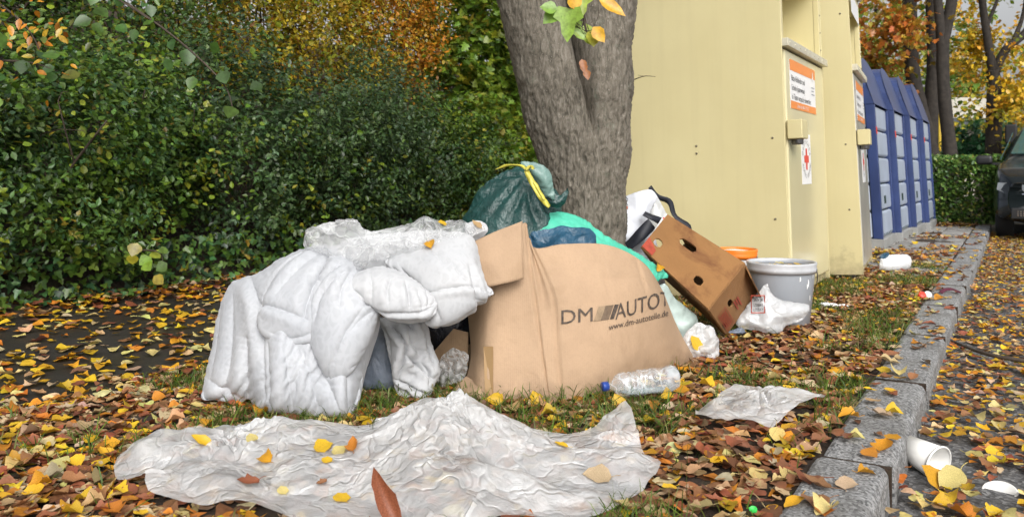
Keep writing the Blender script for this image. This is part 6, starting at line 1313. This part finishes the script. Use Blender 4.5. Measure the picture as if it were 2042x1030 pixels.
def leaf_obj(k, loc, size, col, R, label=None, group='large fallen leaves on the ground', name='fallen_leaf'):
    o = bpy.data.objects.new(name, PRO[k][0]); COL.objects.link(o); o.matrix_world = Matrix.Translation(Vector(loc)) @ R.to_4x4() @ Matrix.Diagonal((size, size, size, 1)); o.color = (*col, 1)
    if label: tag(o, label, 'leaf', group)
    return o
def eul(yaw, a=0., b=0.): return Matrix.Rotation(a, 3, 'X') @ Matrix.Rotation(b, 3, 'Y') @ Matrix.Rotation(yaw, 3, 'Z')
DONE = []
for i in sel:
    k = int(r.integers(0, 8)); nm = NM[ci[i]]
    if nm in ('brown', 'reddish brown', 'dark brown') and r.random() < .6: k = int(r.choice([4, 5, 6]))
    if nm in ('yellow', 'golden', 'pale yellow') and r.random() < .7: k = int(r.choice([0, 1, 2, 3, 7]))
    best = min(LAND, key=lambda l: np.hypot((l[1] - x[i]), (l[2] - y[i]) * 1.8)); dx, dy = x[i] - best[1], (y[i] - best[2]) * 1.8
    rel = ({True: 'right of', False: 'left of'}[dx > 0] if abs(dx) > abs(dy) else {True: 'in front of', False: 'behind'}[dy > 0])
    on = 'in the gutter' if v_[i] > KO else ('on the kerb' if v_[i] > KI else 'on the verge'); L_ = s[i] * 1.12; big = 'large ' if L_ > .066 else ('small ' if L_ < .048 else '')
    DONE.append([i, k, L_, f"{big}{PRO[k][2]} {PRO[k][1]} {nm} leaf", on, rel, best[0]])
from collections import Counter
def lab(d): return f"{d[3]} {d[4]} {d[5]} {d[6]}"
cnt = Counter(lab(d) for d in DONE); seen = Counter()
for d in sorted(DONE, key=lambda d: x[d[0]]):
    l = lab(d); t = l
    if cnt[l] > 1:
        seen[l] += 1; t = (['left-hand ', 'right-hand '] if cnt[l] == 2 else ['leftmost ', 'second leftmost ', 'third leftmost ', 'fourth leftmost ', 'fifth leftmost ', 'sixth leftmost '])[min(seen[l] - 1, 1 if cnt[l] == 2 else 5)] + l
    i, k, L_ = d[:3]; q = p[i].copy(); q[2] += .005 + PRO[k][3] * L_ * .3
    leaf_obj(k, q, L_, c[i], eul(r.uniform(0, 6.28), r.normal(.05, .13), r.normal(0, .13)), t)
# leaves lying on the rubbish, each placed as in the photograph
def put(px, py, keys, colname, size, k, yaw, label, tilt=None, lift=.006):
    h = on_thing(keys, px, py)
    if h is None: print('MISS leaf', px, py); return
    n = h[1] if h[1].dot(Vector((0, 0, CH)) - h[0]) > 0 else -h[1]; n = (n + Vector((0, -.25, .35))).normalized(); q = n.to_track_quat('Z', 'Y').to_matrix() @ Matrix.Rotation(yaw, 3, 'Z')
    leaf_obj(k, h[0] + n * (lift + PRO[k][3] * size * .6), size, COLS[colname], q, label, 'leaves lying on the rubbish')
S = ['bigsheet']
for a in [(640, 892, S, 'yellow', .06, 0, .4, 'yellow leaf near the middle of the plastic sheet, left of its peak'), (533, 916, S, 'golden', .045, 3, 1.2, 'cupped golden leaf on the left half of the plastic sheet'),
          (500, 877, S, 'pale yellow', .04, 2, 2., 'pale yellow leaf at the upper left of the plastic sheet'), (400, 880, S, 'yellow', .06, 5, .9, 'yellow leaf at the upper left edge of the plastic sheet'),
          (680, 902, S, 'pale yellow', .05, 2, .1, 'pale leaf beside the yellow one in the middle of the sheet'), (707, 892, S, 'orange', .06, 4, .8, 'orange-brown curled leaf in the middle of the sheet'),
          (652, 920, S, 'yellow', .03, 2, 1., 'tiny yellow leaf below the middle of the plastic sheet'), (460, 1005, S, 'golden', .075, 2, 2.6, 'golden-orange leaf at the lower left of the plastic sheet'),
          (490, 965, S, 'reddish brown', .06, 4, 1.2, 'thin curled brown leaf on the lower left of the sheet'), (682, 996, S, 'yellow', .045, 2, .5, 'yellow-green leaf at the lower middle of the sheet'),
          (640, 965, S, 'brown', .03, 4, 2., 'small brown scrap of leaf on the sheet'), (565, 980, S, 'pale yellow', .03, 2, .4, 'faint pale leaf low on the left half of the sheet'),
          (1190, 952, S, 'pale tan', .072, 0, 1.4, 'pale tan heart-shaped leaf on the right half of the plastic sheet'), (1118, 890, S, 'yellow', .04, 5, .6, 'yellow leaf under the right fold of the sheet'),
          (1432, 838, ['bag2'], 'pale tan', .08, 3, 1.2, 'pale tan leaf on the left end of the clear bag by the kerb'), (1610, 822, ['bag2'], 'pale yellow', .045, 2, 2.2, 'pale yellow leaf on the right end of the clear bag by the kerb'),
          (857, 490, ['topfilm', 'pillowe'], 'golden', .045, 7, .5, 'golden leaf on the film above the right-hand pillow'), (880, 447, ['topfilm'], 'yellow', .035, 2, 1., 'small yellow leaf on the back of the top film'),
          (762, 447, ['topfilm'], 'orange', .045, 1, 2., 'orange leaf at the crest of the top film'), (950, 450, ['topfilm'], 'tan', .05, 5, .6, 'narrow tan leaf at the right end of the top film'),
          (1386, 684, ['clearbag'], 'yellow', .07, 2, .3, 'yellow leaf stuck on the small clear bag'), (1310, 535, ['mint'], 'golden', .045, 3, 2.4, 'golden leaf on the tip of the mint green bag'),
          (1190, 452, ['mint', 'petrol'], 'yellow', .03, 0, 1., 'small yellow leaf on the mint bag beside the trunk')]: put(*a)
for (px, py, Y, colname, size, k, R, lb) in [(772, 998, 1.80, 'reddish brown', .15, 8, eul(.3, 1.25, .1), 'long reddish-brown leaf standing upright at the front of the plastic sheet'), (1230, 800, 2.8, 'yellow', .055, 0, eul(.4, 1.1, 0), 'bright yellow leaf leaning against the water bottle'),
        (1330, 788, 2.83, 'yellow', .05, 3, eul(2, .6, .3), 'cupped yellow leaf at the base of the water bottle'), (1858, 955, 2.36, 'golden', .08, 0, eul(.8, .9, .4), 'golden leaf leaning on the paper cup'), (1895, 955, 2.35, 'pale yellow', .09, 2, eul(2, .5, -.2), 'pale green-yellow leaf in front of the paper cup'),
        (1068, 800, 2.82, 'yellow', .06, 1, eul(.3, 1., .2), 'yellow leaf leaning against the middle of the large box'), (985, 805, 2.8, 'yellow', .06, 7, eul(1.2, .8, .1), 'yellow leaf leaning against the left corner of the large box')]:
    q = P(px, py, Y); q[2] = max(q[2], .02 if py < 900 or px < 1500 else -.07); leaf_obj(k, q, size, COLS[colname], R, lb, 'leaves leaning on the rubbish')
wp = np.array([(math.cos(a) * f * .15 + cbk[0], math.sin(a) * f * .15 + cbk[1], .298) for a, f in ((.3, .6), (1.4, .5), (2.9, .7), (4., .4), (5.2, .75), (5.8, .3))])
for i, q in enumerate(wp): leaf_obj(0, q, .05, COLS[['yellow', 'pale yellow', 'tan'][i % 3]], eul(i * 1.3, .1, .1), ['yellow leaf', 'pale yellow leaf', 'tan leaf', 'second yellow leaf', 'second pale leaf', 'second tan leaf'][i] + ' floating in the grey bucket', 'leaves floating in the bucket')
# grass tufts
def grass():
    r = np.random.default_rng(66); n = 60000; u = .8 + 6.8 * r.random(n) ** 1.2; v = r.uniform(PATH_N - .05, KI, n); k = (n2(u, v, 1.7, 55) + .45 * n2(u, v, 6., 56)) > np.where(v < -1.3, -.08, .14); k |= r.random(n) < .025
    k |= (np.abs(v - KI) < .12) & (r.random(n) < .25) & (n2(u, v, 2.2, 12) > 0)
    P0 = world(u, v, np.full(n, .0))[k]; k2 = sheet_free(P0); P0 = P0[k2]; n = len(P0); hh = r.uniform(.04, .10, n); ln = r.normal(0, .5, (n, 2)); wd = r.uniform(.0012, .0024, n)
    a = r.uniform(0, 6.28, n); s = np.stack([np.cos(a), np.sin(a), np.zeros(n)], 1); d = np.stack([ln[:, 0], ln[:, 1], np.ones(n)], 1); d /= np.linalg.norm(d, axis=1, keepdims=True); rows = []
    for t, w_ in ((0, 1), (.4, .85), (.75, .55)): q = P0 + d * (hh * t)[:, None] + np.stack([ln[:, 0], ln[:, 1], -.3 * np.ones(n)], 1) * (hh * t * t * .5)[:, None]; rows += [q - s * (wd * w_)[:, None], q + s * (wd * w_)[:, None]]
    t = 1.; tip = P0 + d * hh[:, None] + np.stack([ln[:, 0], ln[:, 1], -.5 * np.ones(n)], 1) * (hh * .5)[:, None]; rows += [tip, tip]; V = np.stack(rows, 1).reshape(-1, 3)
    F = np.array([[0, 1, 3, 2], [2, 3, 5, 4], [4, 5, 7, 6]]); F = (F[None] + (np.arange(n) * 8)[:, None, None]).reshape(-1, 4)
    C = pick([((.09, .16, .02), 4), ((.14, .2, .03), 3), ((.06, .11, .015), 3), ((.25, .22, .08), 1)], n, r)
    tag(obj('grass', V, F, M['grass'], None, True, np.repeat(C, 8, 0)), 'short green grass growing through the leaves on the verge', 'grass', kind='stuff')
grass()
